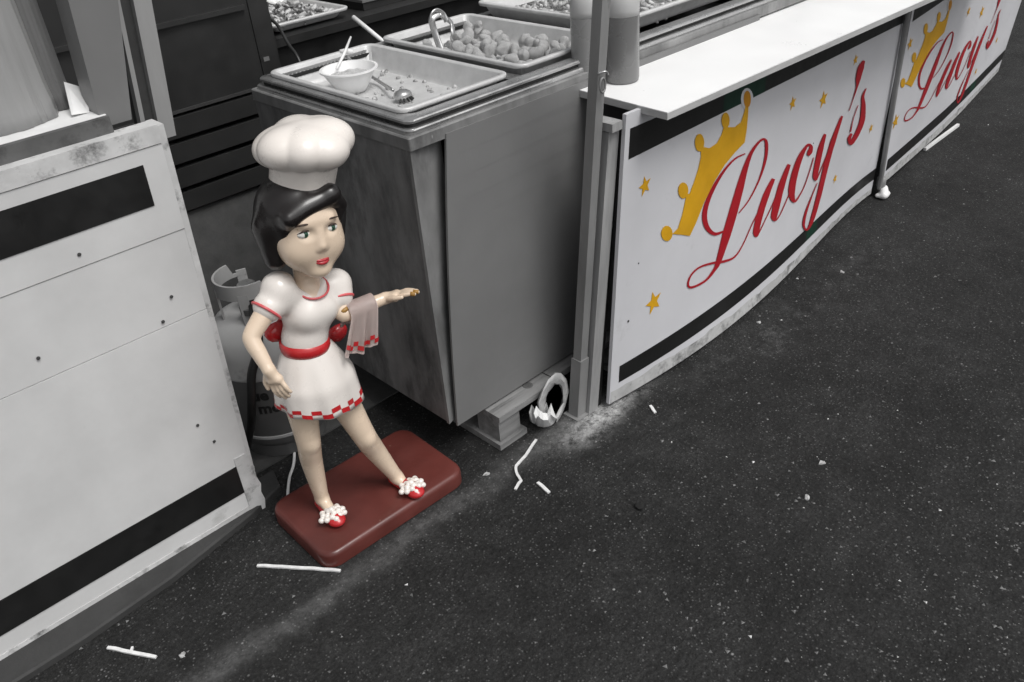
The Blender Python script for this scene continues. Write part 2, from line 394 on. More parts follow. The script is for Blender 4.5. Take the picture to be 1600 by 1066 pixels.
bm = B(); z0, z1 = .0, 1.10
hexa(bm, [(px_r(z0) - .001, YB0 + .002, z0), (px_r(z0) + .012, YB0 + .002, z0), (px_r(z0) + .012, YB0 + .06, z0), (px_r(z0) - .001, YB0 + .06, z0),
          (px_r(z1) + .001, YB0 + .002, z1), (px_r(z1) + .016, YB0 + .002, z1), (px_r(z1) + .016, YB0 + .06, z1), (px_r(z1) + .001, YB0 + .06, z1)])
obj('edge_post', bm, M['worn_white'], t, bevel=.003)
# chipped corner cladding at the lower right corner
bm = B()
zs = [.0, .03, .06, .085, .12, .15, .175, .205]; off = [.012, .018, .014, .020, .013, .017, .010, .003]
for a in range(len(zs) - 1):
    hexa(bm, [(px_r(0) - .03, YB0 - .0035, zs[a]), (px_r(0) + off[a], YB0 - .0035, zs[a]), (px_r(0) + off[a] - .002, YB0 + .0015, zs[a]), (px_r(0) - .03, YB0 - .0005, zs[a]),
              (px_r(0) - .03, YB0 - .0035, zs[a + 1]), (px_r(0) + off[a + 1], YB0 - .0035, zs[a + 1]), (px_r(0) + off[a + 1] - .002, YB0 + .0015, zs[a + 1]), (px_r(0) - .03, YB0 - .0005, zs[a + 1])])
obj('corner_plate', bm, M['worn_white'], t)
for sx0, sy0 in ((268, 464), (255, 503), (309, 665), (124, 398), (60, 560), (335, 690)):
    p_ = ony(sx0, sy0, YB0 - .0025); bm = lathe(B(), (0, 0, 0), [(.0042, 0), (.0042, .0012), (.0012, .0018)], 10)
    for v in bm.verts: v.co = Vector((v.co.x, -v.co.z, v.co.y)) + p_ + V((0, .001, 0))
    obj('screw', bm, M['print_grey'], t)
prow('bottom_rail', .004, .0345, M['worn_white'], t, y0=YB0 - .002, t=.03, bevel=.003)
bm = B()
pl = [(PANEL_X0, 1.745), (.10, 1.752), (.34, 1.772), (.60, 1.822), (.715, 1.862), (.735, 1.93), (PANEL_X0, 1.93)]
loft(bm, [[(x, y, .0) for x, y in pl], [(x, y, .016) for x, y in pl], [(x, y + .004, .022) for x, y in pl]], True, True)
o = obj('kerb', bm, M['kerb']); tag(o, 'low dark kerb slab under the white stall front', 'kerb')
# ledge, sheet, wrapped bundle
t = empty('ledge', (.2, 1.93, 1.10), 'dark worn ledge on top of the white stall front', 'ledge')
obj('ledge_board', bx(PANEL_X0, .595, 1.885, 2.45, 1.105, 1.128), M['worn_white'], t, bevel=.002)
obj('ledge_front', bx(PANEL_X0, .592, 1.868, 1.884, 1.100, 1.138), M['ledge_grey'], t, bevel=.003)
bm = B(); loft(bm, [[(x, y, z) for x, y in rrect(.28, .60, 1.90, 2.2, .01)] for z in (1.1285, 1.133)], True, True)
o = obj('paper_sheet', bm, M['paper']); tag(o, 'white paper sheets lying on the ledge under the wrapped bundle', 'paper')
t = empty('wrapped_bundle', (.42, 2.05, 1.134), 'tall plastic wrapped bundle standing on the ledge at the far left', 'bundle')
def bundle(cx, cy, rx, ry, z0, z1, amp, seed, mt, name):
    rr = random.Random(seed); ph = [rr.uniform(0, 6.28) for _ in range(5)]; bm = B(); loops = []
    for i in range(14):
        q = i / 13; z = z0 + (z1 - z0) * q; s = 1 - .10 * q + (.02 if i < 2 else 0); lp = []
        for k in range(72):
            a = 2 * math.pi * k / 72
            f = 1 + amp * (math.sin(9 * a + ph[0] + q) + .7 * math.sin(17 * a + ph[1] - 1.2 * q) + .5 * math.sin(29 * a + ph[2]))
            lp.append((cx + rx * s * f * math.cos(a), cy + ry * s * f * math.sin(a), z))
        loops.append(lp)
    loft(bm, loops, True, True); return obj(name, bm, mt, t, smooth=True)
bundle(.425, 2.03, .115, .075, 1.134, 1.60, .026, 1, M['bag'], 'bag')
bundle(.556, 2.075, .034, .05, 1.134, 1.60, .03, 4, M['bag_dark'], 'roll')
bundle(.245, 1.985, .045, .045, 1.134, 1.19, .03, 9, M['bag_dark'], 'folded_end')
# faint print on the bundle
def text_mesh(s, size, font_shear=0.0, extrude=0.0006, bold=0.0):
    cu = bpy.data.curves.new('lettering', 'FONT'); cu.body = s; cu.size = size; cu.shear = font_shear; cu.extrude = extrude; cu.offset = bold; cu.resolution_u = 3
    ob = bpy.data.objects.new('lettering', cu); COL.objects.link(ob)
    dg = bpy.context.evaluated_depsgraph_get(); me = bpy.data.meshes.new_from_object(ob.evaluated_get(dg))
    bpy.data.objects.remove(ob); bpy.data.curves.remove(cu); return me
def remap(me, fn):
    n_ = len(me.vertices); a = np.empty(n_ * 3); me.vertices.foreach_get('co', a); a = a.reshape(-1, 3)
    me.vertices.foreach_set('co', np.array([fn(*p) for p in a]).ravel()); me.update(); return me
def on_bundle(x, y, z):
    a = -math.pi / 2 - .22 + x / .115; r_ = 1.02
    return (.425 + .110 * r_ * math.cos(a), 2.03 + .0735 * r_ * math.sin(a) - z - .002, 1.285 + y)
bmt = text_mesh('CT', .026, bold=.0006); obj('lettering', remap(bmt, on_bundle), M['print_grey'], t)
bmt = text_mesh('8Z', .022, bold=.0006); obj('lettering', remap(bmt, lambda x, y, z: on_bundle(x + .004, y - .026, z)), M['print_grey'], t)

# ------------------------------------------------------------------ left stall post and trim
def post4(bm, b0, b1, t0, t1, y0, y1, zb, zt):
    return hexa(bm, [(b0, y0, zb), (b1, y0, zb), (b1, y1, zb), (b0, y1, zb), (t0, y0, zt), (t1, y0, zt), (t1, y1, zt), (t0, y1, zt)])
def lin(p, q, z): f = (z - p[2]) / (q[2] - p[2]); return p[0] + (q[0] - p[0]) * f
ZT = 2.3
A0, A1 = ony(160, 215, 1.93), ony(105, 10, 1.93); C0, C1 = ony(205, 212, 1.93), ony(181, 10, 1.93)
q_ = [ony(100, 128, 2.0), ony(133, 138, 2.01), ony(140, 176, 1.955), ony(112, 180, 1.95)]
bm = B(); hexa(bm, [p + V((0, .003, 0)) for p in (q_[3], q_[2], q_[1], q_[0])] + [p for p in (q_[3], q_[2], q_[1], q_[0])]); o = obj('paper_card', bm, M['paper']); tag(o, 'white card leaning between the wrapped bundle and the broad grey post', 'card')
bm = B(); A0, A1 = ony(160, 215, 1.93), ony(105, 10, 1.93); C0, C1 = ony(205, 212, 1.93), ony(181, 10, 1.93); post4(bm, lin(A0, A1, 1.106), lin(C0, C1, 1.106), lin(A0, A1, ZT), lin(C0, C1, ZT), 1.915, 1.99, 1.106, ZT)
o = obj('corner_post', bm, M['post_grey'], bevel=.006); tag(o, 'broad grey corner post rising from the white stall front', 'post')
t = empty('awning_rail', (.73, 1.95, 1.03), 'narrow light channel rail hanging beside the broad grey post', 'rail')
A0, A1 = ony(222, 200, 1.945), ony(182, 10, 1.945); C0, C1 = ony(250, 218, 1.95), ony(208, 10, 1.95); D0, D1 = ony(273, 206, 1.95), ony(237, 10, 1.95)
bm = B(); post4(bm, lin(A0, A1, 1.05), lin(C0, C1, 1.05), lin(A0, A1, ZT), lin(C0, C1, ZT), 1.962, 1.985, 1.05, ZT); obj('channel', bm, M['kerb'], t, bevel=.002)
bm = B(); post4(bm, lin(C0, C1, 1.035) + .001, lin(D0, D1, 1.035), lin(C0, C1, ZT) + .001, lin(D0, D1, ZT), 1.945, 1.985, 1.035, ZT); obj('face_strip', bm, M['trim_light'], t, bevel=.003)
bm = B(); post4(bm, lin(A0, A1, 1.06) - .002, lin(A0, A1, 1.06) + .008, lin(A0, A1, ZT) - .002, lin(A0, A1, ZT) + .008, 1.94, 1.961, 1.06, ZT); obj('lip', bm, M['trim_light'], t, bevel=.002)

# ------------------------------------------------------------------ back of the stall
t = empty('freezer_cabinet', (1.2, 3.1, 0), 'dark freezer cabinet with slatted grille and added grey panel standing in for floor inside the stall', 'freezer')
FY, FXR = 2.87, 1.548
obj('cabinet_body', bx(.55, FXR - .004, FY + .03, 3.45, .0065, 2.1), M['black'], t)
obj('door_panel', bx(.55, FXR - .075, FY, FY + .029, .812, 1.9), M['dark_steel'], t, bevel=.004)
obj('door_frame', bx(FXR - .074, FXR, FY - .004, FY + .029, .812, 1.9), M['dark_grille'], t, bevel=.004)
obj('top_trim', bx(.55, FXR - .076, FY - .006, FY - .0005, .812, .822), M['kerb'], t)
obj('handle_bar', bx(.8, FXR - .09, FY - .014, FY - .0005, 1.085, 1.10), M['dark_grille'], t, bevel=.003)
obj('small_sticker', bx(FXR - .062, FXR - .04, FY - .0055, FY - .0042, .90, .915), M['post_grey'], t)
for z in (.735, .650, .565, .480):
    obj('slat', bx(.55, FXR - .01, FY - .012, FY + .029, z, z + .066), M['dark_grille'], t, bevel=.005)
obj('floor_stand_in', bx(.55, FXR - .01, FY + .004, FY + .029, .0065, .470), M['stand_in_grey'], t, bevel=.003)  # added panel stands in for the floor there, which would lie in shade
# back worktop with its trays
t = empty('back_worktop', (2.6, 3.0, 0), 'black fronted worktop along the back of the stall', 'worktop')
obj('cabinet_front', bx(1.575, 5.2, 2.92, 3.55, .0065, .925), M['black'], t, bevel=.004)
obj('worktop_slab', bx(1.555, 5.2, 2.895, 3.55, .926, .955), M['dark_steel'], t, bevel=.004)
obj('drawer_handle', rod(B(), (1.70, 2.885, .845), (1.86, 2.885, .852), .006), M['post_grey'], t, smooth=True)
obj('back_wall', bx(.3, 6.5, 4.72, 4.80, 0, 2.4), M['black']); tag(bpy.data.objects['back_wall'], 'dark rear wall of the stall behind the freezer', 'wall')

# ------------------------------------------------------------------ pans
def pan(name, x0, x1, y0, y1, z, depth, label, mt, ribs=True, group=None, rim=.017, thick=True):
    """gastronorm pan: rolled rim, corrugated walls, flat floor; a thing with rim, wall and floor parts"""
    t = empty(name, ((x0 + x1) / 2, (y0 + y1) / 2, z - depth), label, 'tray', group)
    rr_ = lambda ins, r_, s=14: rrect(x0 + ins, x1 - ins, y0 + ins, y1 - ins, r_, 6, s)
    bm = B()
    L0 = [(0.002, -.010, .034), (0, -.006, .036), (0, -.001, .036), (.002, .001, .034), (rim - .003, .001, .022), (rim, -.002, .019)]
    loft(bm, [[(x, y, z + dz) for x, y in rr_(i, r_)] for i, dz, r_ in L0]); obj('rim', bm, mt, t, smooth=True)
    bm = B(); loops = []
    SUB = 42
    for q in range(7):
        f = q / 6; ins = rim + f * .020; lp = rr_(ins, .019, SUB)
        cx, cy = (x0 + x1) / 2, (y0 + y1) / 2; out = []
        for i, (x, y) in enumerate(lp):
            if ribs and 0 < q < 6:
                (xa, ya), (xb, yb) = lp[i - 1], lp[(i + 1) % len(lp)]; dl = math.hypot(xb - xa, yb - ya) or 1
                s = .0011 * (1 if i % 2 else -1); x += (yb - ya) / dl * s; y -= (xb - xa) / dl * s
            out.append((x, y, z - .002 - f * (depth - .006)))
        loops.append(out)
    lp = rr_(rim + .026, .017, SUB); loops.append([(x, y, z - depth) for x, y in lp])
    loft(bm, loops); obj('wall', bm, mt, t, auto=50)
    bm = B(); bm.faces.new([bm.verts.new((x, y, z - depth)) for x, y in lp]); bmesh.ops.triangulate(bm, faces=bm.faces[:]); obj('tray_floor', bm, mt, t)
    return t
def blob(seed, r, sub=2, amp=.25):
    bm = B(); bmesh.ops.create_icosphere(bm, subdivisions=sub, radius=1); rr = random.Random(seed)
    ks = [Vector((rr.uniform(-3, 3), rr.uniform(-3, 3), rr.uniform(-3, 3))) for _ in range(5)]; ph = [rr.uniform(0, 6) for _ in range(5)]
    for v in bm.verts:
        f = 1 + amp * sum(math.sin(k.dot(v.co) + p) for k, p in zip(ks, ph)) / 3; v.co = v.co * f * r
    return bm
def bits(name, n, x0, x1, y0, y1, z, kind, mt, label, cat, seed, rmin=.006, rmax=.012, heap=.02):
    rr = random.Random(seed); bm = B()
    for i in range(n):
        x, y = rr.uniform(x0, x1), rr.uniform(y0, y1); h = heap * (math.sin(math.pi * (x - x0) / (x1 - x0)) * math.sin(math.pi * (y - y0) / (y1 - y0))) ** .5
        c = Vector((x, y, z + h * rr.uniform(.2, 1.0)))
        if kind == 'chips':
            a = rr.uniform(0, math.pi); e = rr.uniform(-.5, .5); l = rr.uniform(.02, .04); r_ = rr.uniform(rmin, rmax)
            d = Vector((math.cos(a), math.sin(a), e)) * l * .5; bend = Vector((-math.sin(a), math.cos(a), .3)) * rr.uniform(-.006, .006)
            tube(bm, [c - d, c + bend, c + d], [r_ * .85, r_, r_ * .8], 5)
        else:
            b2 = blob(rr.randint(0, 9999), rr.uniform(rmin, rmax), 1, .3); me = bpy.data.meshes.new('x'); b2.to_mesh(me); b2.free(); me.transform(Matrix.Translation(c)); bm.from_mesh(me); bpy.data.meshes.remove(me)
    for f in bm.faces: f.material_index = 0 if rr.random() < .7 else 1
    for f in bm.faces: pass
    o = obj(name, bm, mt, smooth=True); tag(o, label, cat, kind='stuff'); return o

t = empty('serving_bench', (2.6, 1.93, 0), 'long steel topped serving bench with grimy end panel on a pallet', 'serving bench')
FX0, FX1, FY0, FY1 = 1.133, 4.6, 1.572, 2.292
obj('end_panel', bx(FX0, FX0 + .02, FY0 + .012, FY1, .143, .955), M['grimy_side'], t, bevel=.004)
obj('bench_body', bx(FX0 + .0205, FX1, FY0 + .060, FY1, .146, .953), M['dark_steel'], t)
bm = B(); hexa(bm, [(FX0 - .002, FY0, .14), (FX0 + .118, FY0 + .040, .14), (FX0 + .118, FY0 + .052, .14), (FX0 - .002, FY0 + .0115, .14), (FX0 - .002, FY0, .955), (FX0 + .118, FY0 + .032, .955), (FX0 + .118, FY0 + .044, .955), (FX0 - .002, FY0 + .0115, .955)])
obj('corner_strip', bm, M['strip_metal'], t, bevel=.004)
def ring(name, ins, z0, z1, wid, mt, rad=.022):
    bm = B(); rr_ = lambda i, z: [(x, y, z) for x, y in rrect(FX0 + i, FX1 - i, FY0 + i, FY1 - i, rad, 6)]
    loft(bm, [rr_(ins + wid, z0), rr_(ins, z0), rr_(ins, z1 - .003), rr_(ins + .003, z1), rr_(ins + wid, z1), rr_(ins + wid, z0)]); return obj(name, bm, mt, t, auto=40)
ring('top_rail', -.004, .9565, .988, .05, M['strip_metal'], .005); ring('lip', .006, .9885, 1.000, .05, M['steel']); ring('dark_gap_ring', .020, 1.0005, 1.010, .04, M['black']); ring('lip', .014, 1.0105, 1.019, .04, M['steel'])  # black ring stands in for the shaded gap between the lips
for xa, xb in ((1.532, 1.575), (1.937, 1.988), (2.747, 4.56)):
    obj('divider', bx(xa, xb, FY0 + .055, FY1 - .055, .985, 1.012), M['steel'], t, bevel=.004)
# front board with a bowed left edge
bm = B(); BT, BB = .968, .128
n = 14; rows = []
for i in range(n + 1):
    f = i / n; z = BB + (BT - BB) * f; xl = 1.150 + .088 * f ** 1.0 - .018 * math.sin(math.pi * f); yy = FY0 - .004 - .010 * math.sin(math.pi * f) - .004 * (1 - f)
    rows.append([(xl, yy - .004, z), (2.6, FY0 - .012, z), (2.6, FY0 - .006, z), (xl, yy + .003, z)])
loft(bm, rows, True, True); o = obj('front_board', bm, M['grey_board'], None); tag(o, 'plain grey board leaning on the front of the serving bench', 'board')
PZ = 1.030
pan('foil_tray', 1.170, 1.535, 1.635, 2.262, PZ, .060, 'nearly empty ribbed foil tray with a white bowl inside', M['foil'], True, 'trays on the serving bench')
pan('foil_tray', 1.572, 1.940, 1.640, 2.265, PZ + .006, .060, 'middle foil tray filled with fried balls and tongs', M['foil'], True, 'trays on the serving bench')
pan('foil_tray', 1.985, 2.75, 1.660, 2.275, PZ + .030, .055, 'wide foil tray heaped with chopped pale food beyond the bottles', M['foil'], True, 'trays on the serving bench')
pan('foil_tray', 1.575, 1.93, 2.93, 3.40, .995, .035, 'small foil tray of pale food on the black worktop behind', M['foil'], False)
# things in and on the pans
t = empty('bowl', (1.315, 2.06, .972), 'white plastic bowl of pale sauce in the nearly empty foil tray', 'bowl')
bc = (1.315, 2.06, .972)
obj('shell', lathe(B(), bc, [(.034, 0), (.040, .001), (.062, .036), (.076, .059), (.081, .060), (.081, .064), (.074, .064), (.060, .036), (.040, .006), (.001, .005)], 40, cap=False), M['plastic_white'], t, auto=50)
bm = lathe(B(), (bc[0], bc[1], bc[2] + .036), [(.001, .014), (.02, .015), (.042, .010), (.064, .006)], 32, cap=False)
for v in bm.verts: v.co.z += .004 * math.sin(v.co.x * 210) * math.sin(v.co.y * 170 + 1)
obj('sauce', bm, M['food_pale'], t, smooth=True)
t = empty('slotted_spoon', (1.39, 1.94, .98), 'metal serving spoon with dark slotted head lying in the nearly empty tray', 'spoon')
sp = [ony(541, 88, 2.17), ony(560, 105, 2.12), ony(590, 126, 2.04), onz(614, 141, .995)]
obj('handle', tube(B(), spline(sp, 5), .0045, 8, flat=1.0), M['steel'], t, smooth=True)
hc = onz(629, 148, .988)
bm = blob(5, .026, 2, .06)
for v in bm.verts: v.co = Vector((v.co.x * 1.05, v.co.y * .9, v.co.z * .55)) + hc
obj('head', bm, M['steel'], t, smooth=True)
for k in range(5):
    a = -2.5 + k * .42; c = hc + Vector((math.cos(a) * .021, math.sin(a) * .021, -.006))
    obj('slot', tube(B(), [c, c + Vector((math.cos(a) * .008, math.sin(a) * .008, -.007))], .003, 6), M['black'], t)
t = empty('skewer', (1.40, 2.2, 1.03), 'pale split skewer sticking up behind the bowl', 'skewer')
a = ony(548, 58, 2.21); b = ony(526, 108, 2.10)
obj('stick', tube(B(), [a, (a + b) / 2 + Vector((.003, 0, 0)), b], [.003, .0045, .0035], 6), M['plastic_white'], t, smooth=True)
c = ony(542, 80, 2.2); obj('clip', tube(B(), [c + Vector((-.018, .01, .002)), c, c + Vector((.014, -.008, -.004))], [.005, .009, .006], 7), M['plastic_white'], t, smooth=True)
bits('sauce_scraps', 60, 1.22, 1.50, 1.70, 2.18, .970, 'blob', [M['food_mid'], M['food_pale']], 'pale scraps of sauce left in the nearly empty tray', 'food scraps', 3, .003, .009, .003)
# tongs on the middle tray
t = empty('tongs', (1.66, 2.05, 1.05), 'steel serving tongs standing upright in the middle tray', 'tongs')
e0 = ony(677, 17, 2.10)
for (mx, my, yy, ex, ey, ye) in ((675, 42, 2.10, 694, 92, 2.06), (705, 48, 2.08, 722, 68, 2.12)):
    pts = spline([ony(686, 22, 2.10), ony(mx, my - 12, 2.10), ony(mx + 4, my + 8, yy), ony(ex, ey, ye)], 6)
    obj('arm', tube(B(), pts, .011, 8, flat=.45), M['steel'], t, smooth=True)
obj('spring_bend', tube(B(), spline([ony(672, 34, 2.10), ony(674, 22, 2.10), ony(682, 16, 2.10), ony(692, 22, 2.10), ony(698, 34, 2.09)], 5), .0085, 8, flat=.45), M['steel'], t, smooth=True)
t = empty('ladle', (1.60, 2.24, 1.04), 'long white ladle handle leaning out over the back of the trays', 'ladle')
a = ony(552, 27, 2.42); b = ony(617, 80, 2.235)
obj('handle', tube(B(), [a, a + (b - a) * .5, b], [.0075, .007, .006], 8), M['plastic_white'], t, smooth=True)
bm = blob(3, .026, 2, .05)
for v in bm.verts: v.co = Vector((v.co.x * 1.2, v.co.y, v.co.z * .4)) + ony(604, 78, 2.235)
obj('cup', bm, M['plastic_white'], t, smooth=True)
# fried balls: countable, each its own
shapes = []
for k in range(6):
    bm = blob(20 + k, 1.0, 3, .42); me = bpy.data.meshes.new('fried_ball'); bm.to_mesh(me); bm.free(); me.shade_smooth()
    me.materials.append(M['food_pale']); shapes.append(me)
rr = random.Random(11); spots = []
tries = 0
while len(spots) < 74 and tries < 4000:
    tries += 1
    x, y = rr.uniform(1.615, 1.90), rr.uniform(1.69, 2.20)
    if rr.random() > (.35 + .65 * (2.25 - y) / .5): continue
    lvl = 0 if len(spots) < 52 else 1
    if all(math.dist((x, y), s[:2]) > .028 or s[2] != lvl for s in spots): spots.append((x, y, lvl))
for i, (x, y, lvl) in enumerate(spots):
    o = bpy.data.objects.new('fried_ball', shapes[i % 6]); COL.objects.link(o); r_ = rr.uniform(.014, .021)
    o.location = (x, y, .976 + .017 + lvl * .017); o.scale = (r_ * rr.uniform(.9, 1.25), r_, r_ * rr.uniform(.8, 1)); o.rotation_euler = (rr.uniform(0, 6), rr.uniform(0, 6), rr.uniform(0, 6))
    tag(o, 'small pale fried ball heaped with others in the middle tray', 'fried ball', 'fried balls in the middle tray')
bits('chopped_food', 650, 2.03, 2.70, 1.71, 2.23, 1.008, 'chips', [M['food_pale'], M['food_mid']], 'heap of pale chopped food filling the wide tray beyond the bottles', 'food', 5, .005, .009, .045)
bits('tray_food', 150, 1.61, 1.90, 2.97, 3.36, .972, 'chips', [M['food_pale'], M['food_dark']], 'pale food pieces in the small tray on the back worktop', 'food', 6, .006, .011, .035)
t = empty('flat_box', (2.25, 3.1, .956), 'low dark flat box lying on the back worktop', 'box')
obj('box_body', bx(2.02, 2.55, 2.98, 3.3, .956, .985), M['dark_steel'], t, bevel=.004); obj('lid', bx(2.015, 2.555, 2.975, 3.305, .9855, .996), M['post_grey'], t, bevel=.003)
a = [ony(420, 28, 2.92), ony(434, 40, 2.88), ony(450, 68, 2.8), ony(472, 106, 2.7)]
a.append(Vector((a[-1].x + .02, 2.68, .60)))
o = obj('black_cable', tube(B(), spline(a, 5), .006, 7), M['dark_steel'], smooth=True); tag(o, 'thin dark cable hanging down from the back worktop', 'cable')

# ------------------------------------------------------------------ counter shelf, posts
cz = .95
c1, c2 = onz(1043, 176, cz), onz(868, 132, cz)
bm = B(); cpl = [(c1.x, c1.y), (4.4, 1.215), (4.4, 1.625), (c2.x, c2.y)]
cpl = [(c1.x, c1.y), (4.4, 1.218), (4.4, 1.60), (c2.x + .004, c2.y)]
t = empty('counter_shelf', (2.6, 1.43, .92), 'long white counter shelf above the painted sign panels', 'counter')
loft(bm, [[(x, y, .9305) for x, y in cpl], [(x, y, .947) for x, y in cpl]], True, True); obj('shelf_core', bm, M['counter_edge'], t)
bm = B(); loft(bm, [[(x, y, .9475) for x, y in cpl], [(x, y, .950) for x, y in cpl]], True, True); obj('shelf_top', bm, M['counter_white'], t)
obj('bracket', bx(1.592, 1.632, 1.345, 1.43, .908, .930), M['stud_wood'], t, bevel=.003)
t = empty('steel_post', (1.552, 1.446, 0), 'grey square steel post with a chain hook beside the counter', 'post')
pb = (1.532, 1.452); pt = onx(938, 10, 1.575); sl = (pt.y - pb[1]) / pt.z; sx_ = (pt.x - pb[0]) / pt.z
def leanpost(name, x0, x1, y0, y1, z0, z1, mt, par, sx=sx_, sy=sl, bev=.003):
    bm = B(); P = []
    for z in (z0, z1):
        for x, y in ((x0, y0), (x1, y0), (x1, y1), (x0, y1)): P.append((x + sx * z, y + sy * z, z))
    hexa(bm, P); return obj(name, bm, mt, par, bevel=bev)
leanpost('tube', 1.518, 1.547, 1.435, 1.465, .212, 2.3, M['pole_steel'], t)
leanpost('sleeve', 1.514, 1.551, 1.431, 1.469, .004, .215, M['pole_steel'], t)
leanpost('base_plate', 1.502, 1.562, 1.42, 1.48, 0.0, .0045, M['pole_steel'], t, bev=0)
q = lambda z: Vector((1.532 + sx_ * z, 1.430 + sl * z, z))
k = q(1.045)
for i, dz in enumerate((-.010,)):
    c = k + Vector((-.006, -.004, dz)); ptsr = [c + Vector((.010 * math.cos(a), -.003 * (i % 2), .018 * math.sin(a))) for a in np.linspace(0, 2 * math.pi, 12, endpoint=False)]
    obj('chain_link', tube(B(), ptsr, .0028, 6, close=True), M['pole_steel'], t, smooth=True)
obj('hook', tube(B(), spline([k + Vector((-.014, .004, .018)), k + Vector((0, -.008, .022)), k + Vector((.012, -.006, .012))], 4), .003, 6), M['steel'], t, smooth=True)
t = empty('wooden_upright', (1.60, 1.42, 0), 'stained wooden upright between the steel post and the sign panel', 'post')
wy = (1.372 - 1.43) / .9
leanpost('upright', 1.5525, 1.594, 1.418, 1.455, 0.0, .905, M['stud_wood'], t, sx=.048, sy=wy)
leanpost('gap_shade_board', 1.5945, 1.618, 1.425, 1.45, 0.0, .91, M['black'], t, sx=.036, sy=wy, bev=0)  # black board put in for the shade of the open gap
# bottles on the counter
def bottle(x, y, r_, label, sauce):
    t = empty('sauce_bottle', (x, y, .9505), label, 'bottle', 'sauce bottles on the counter')
    c = (x, y, .9505)
    obj('bottle_body', lathe(B(), c, [(r_ * .9, 0), (r_ * .97, .003), (r_, .010), (r_, .168), (r_ * .995, .175)], 36), sauce, t, auto=40)
    obj('bottle_shoulder', lathe(B(), c, [(r_ * .995, .1755), (r_ * 1.0, .19), (r_, .21), (r_ * .8, .235), (r_ * .4, .25)], 36), M['bottle_light'], t, smooth=True)
    obj('nozzle', lathe(B(), c, [(r_ * .42, .2505), (r_ * .42, .27), (r_ * .2, .275), (r_ * .08, .33)], 20), M['plastic_white'], t, smooth=True)
b1 = onz(975, 128, .9505); bottle(b1.x + .008, b1.y + .012, .046, 'grey sauce bottle on the counter right of the steel post', M['bottle_sauce'])
b2 = onz(922, 128, .9505); bottle(b2.x, b2.y + .012, .041, 'paler sauce bottle half hidden behind the steel post', M['bottle_pale'])

# ------------------------------------------------------------------ pallet and cloth
t = empty('pallet', (1.55, 1.9, 0), 'grey wooden pallet under the serving bench', 'pallet')
PX0, PX1, PY0, PY1 = 1.265, 2.35, 1.515, 2.25
for k, y in enumerate((PY0 + .02, 1.72, 1.90, 2.08)):
    w_ = .105
    if k == 0:
        obj('plank', bx(PX0 - .004, 1.505, y - .03, y + w_ - .03, .098, .118), M['wood_grey'], t, bevel=.003)
        obj('plank', bx(1.508, PX1, y - .012, y + w_ - .025, .098, .120), M['wood_grey'], t, bevel=.003)
    else: obj('plank', bx(PX0, PX1, y, y + w_, .098, .118), M['wood_grey'], t, bevel=.003)
for x in (PX0, 1.78, 2.25):
    for y in (PY0, 1.85, PY1 - .1): obj('block', bx(x, x + .085, y, y + .095, .0205, .0975), M['wood_grey'], t, bevel=.004)
    obj('skid', bx(x - .012, x + .10, PY0 - .012, PY1, .0, .020), M['wood_grey'], t, bevel=.003)
obj('knot', lathe(B(), (1.43, 1.555, .1182), [(.017, 0), (.013, .0012), (.009, .0006)], 16), M['food_dark'], t)
t = empty('crumpled_bag', (1.45, 1.48, 0), 'torn white paper bag slumped against the steel post foot', 'paper bag')
def ribbon(bm, pts, wid, seed):
    P = spline(pts, 6); rr = random.Random(seed); vs = []
    for i, p in enumerate(P):
        w_ = wid * (.75 + .25 * math.sin(i * .9 + seed)); o = Vector((w_ * .55, -w_ * .45, 0)); n_ = Vector((rr.uniform(-.0018, .0018), rr.uniform(-.0018, .0018), rr.uniform(-.0018, .0018)))
        vs.append([bm.verts.new(Vector(p) - o + n_), bm.verts.new(Vector(p) + n_ * -1.5 + Vector((0, -.004, .003))), bm.verts.new(Vector(p) + o - n_)])
    for a, b in zip(vs[:-1], vs[1:]):
        for k in (0, 1): bm.faces.new((a[k], a[k + 1], b[k + 1], b[k]))
    r2 = bmesh.ops.solidify(bm, geom=bm.faces[:], thickness=.0012); return bm
yb = 1.475; rr = random.Random(12)
arch = [(843, 648), (841, 628), (848, 608), (857, 594), (867, 583), (877, 584), (885, 594), (888, 612), (885, 630), (878, 648), (870, 660)]
cen = (866, 628)
def ring_at(sc_, dy, jit): return [ony(cen[0] + (x - cen[0]) * sc_ + rr.uniform(-jit, jit), cen[1] + (y - cen[1]) * sc_ + rr.uniform(-jit, jit), yb + dy - .010 * k / 10) for k, (x, y) in enumerate(arch)]
bm = B(); rows = [ring_at(1.0, .030, 1.5), ring_at(1.02, .012, 1.5), ring_at(1.0, .0, 1.2), ring_at(.86, -.003, 1.0), ring_at(.66, .004, 1.5), ring_at(.60, .022, 1.5)]
rows = [[bm.verts.new(p) for p in r_] for r_ in rows]
for A_, C_ in zip(rows[:-1], rows[1:]):
    for k in range(len(A_) - 1): bm.faces.new((A_[k], A_[k + 1], C_[k + 1], C_[k]))
bmesh.ops.subdivide_edges(bm, edges=bm.edges[:], cuts=1, use_grid_fill=True)
for v in bm.verts: v.co += Vector((rr.uniform(-.001, .001), rr.uniform(-.001, .001), rr.uniform(-.001, .001)))
obj('bag_mouth', bm, M['bag_pale'], t, auto=35)
bm = B(); pb_ = [ony(x, y, yb + .024) for x, y in ((858, 604), (872, 598), (878, 612), (876, 634), (866, 640), (856, 632))]
bm.faces.new([bm.verts.new(p) for p in pb_]); bmesh.ops.solidify(bm, geom=bm.faces[:], thickness=.002); obj('bag_back', bm, M['bag'], t)
bm = B(); top_ = [(834, 646), (838, 634), (843, 641), (849, 645), (855, 646), (861, 630), (866, 645), (870, 652)]
bot_ = [(836, 662), (840, 666), (845, 667), (850, 668), (856, 667), (861, 665), (866, 661), (869, 656)]
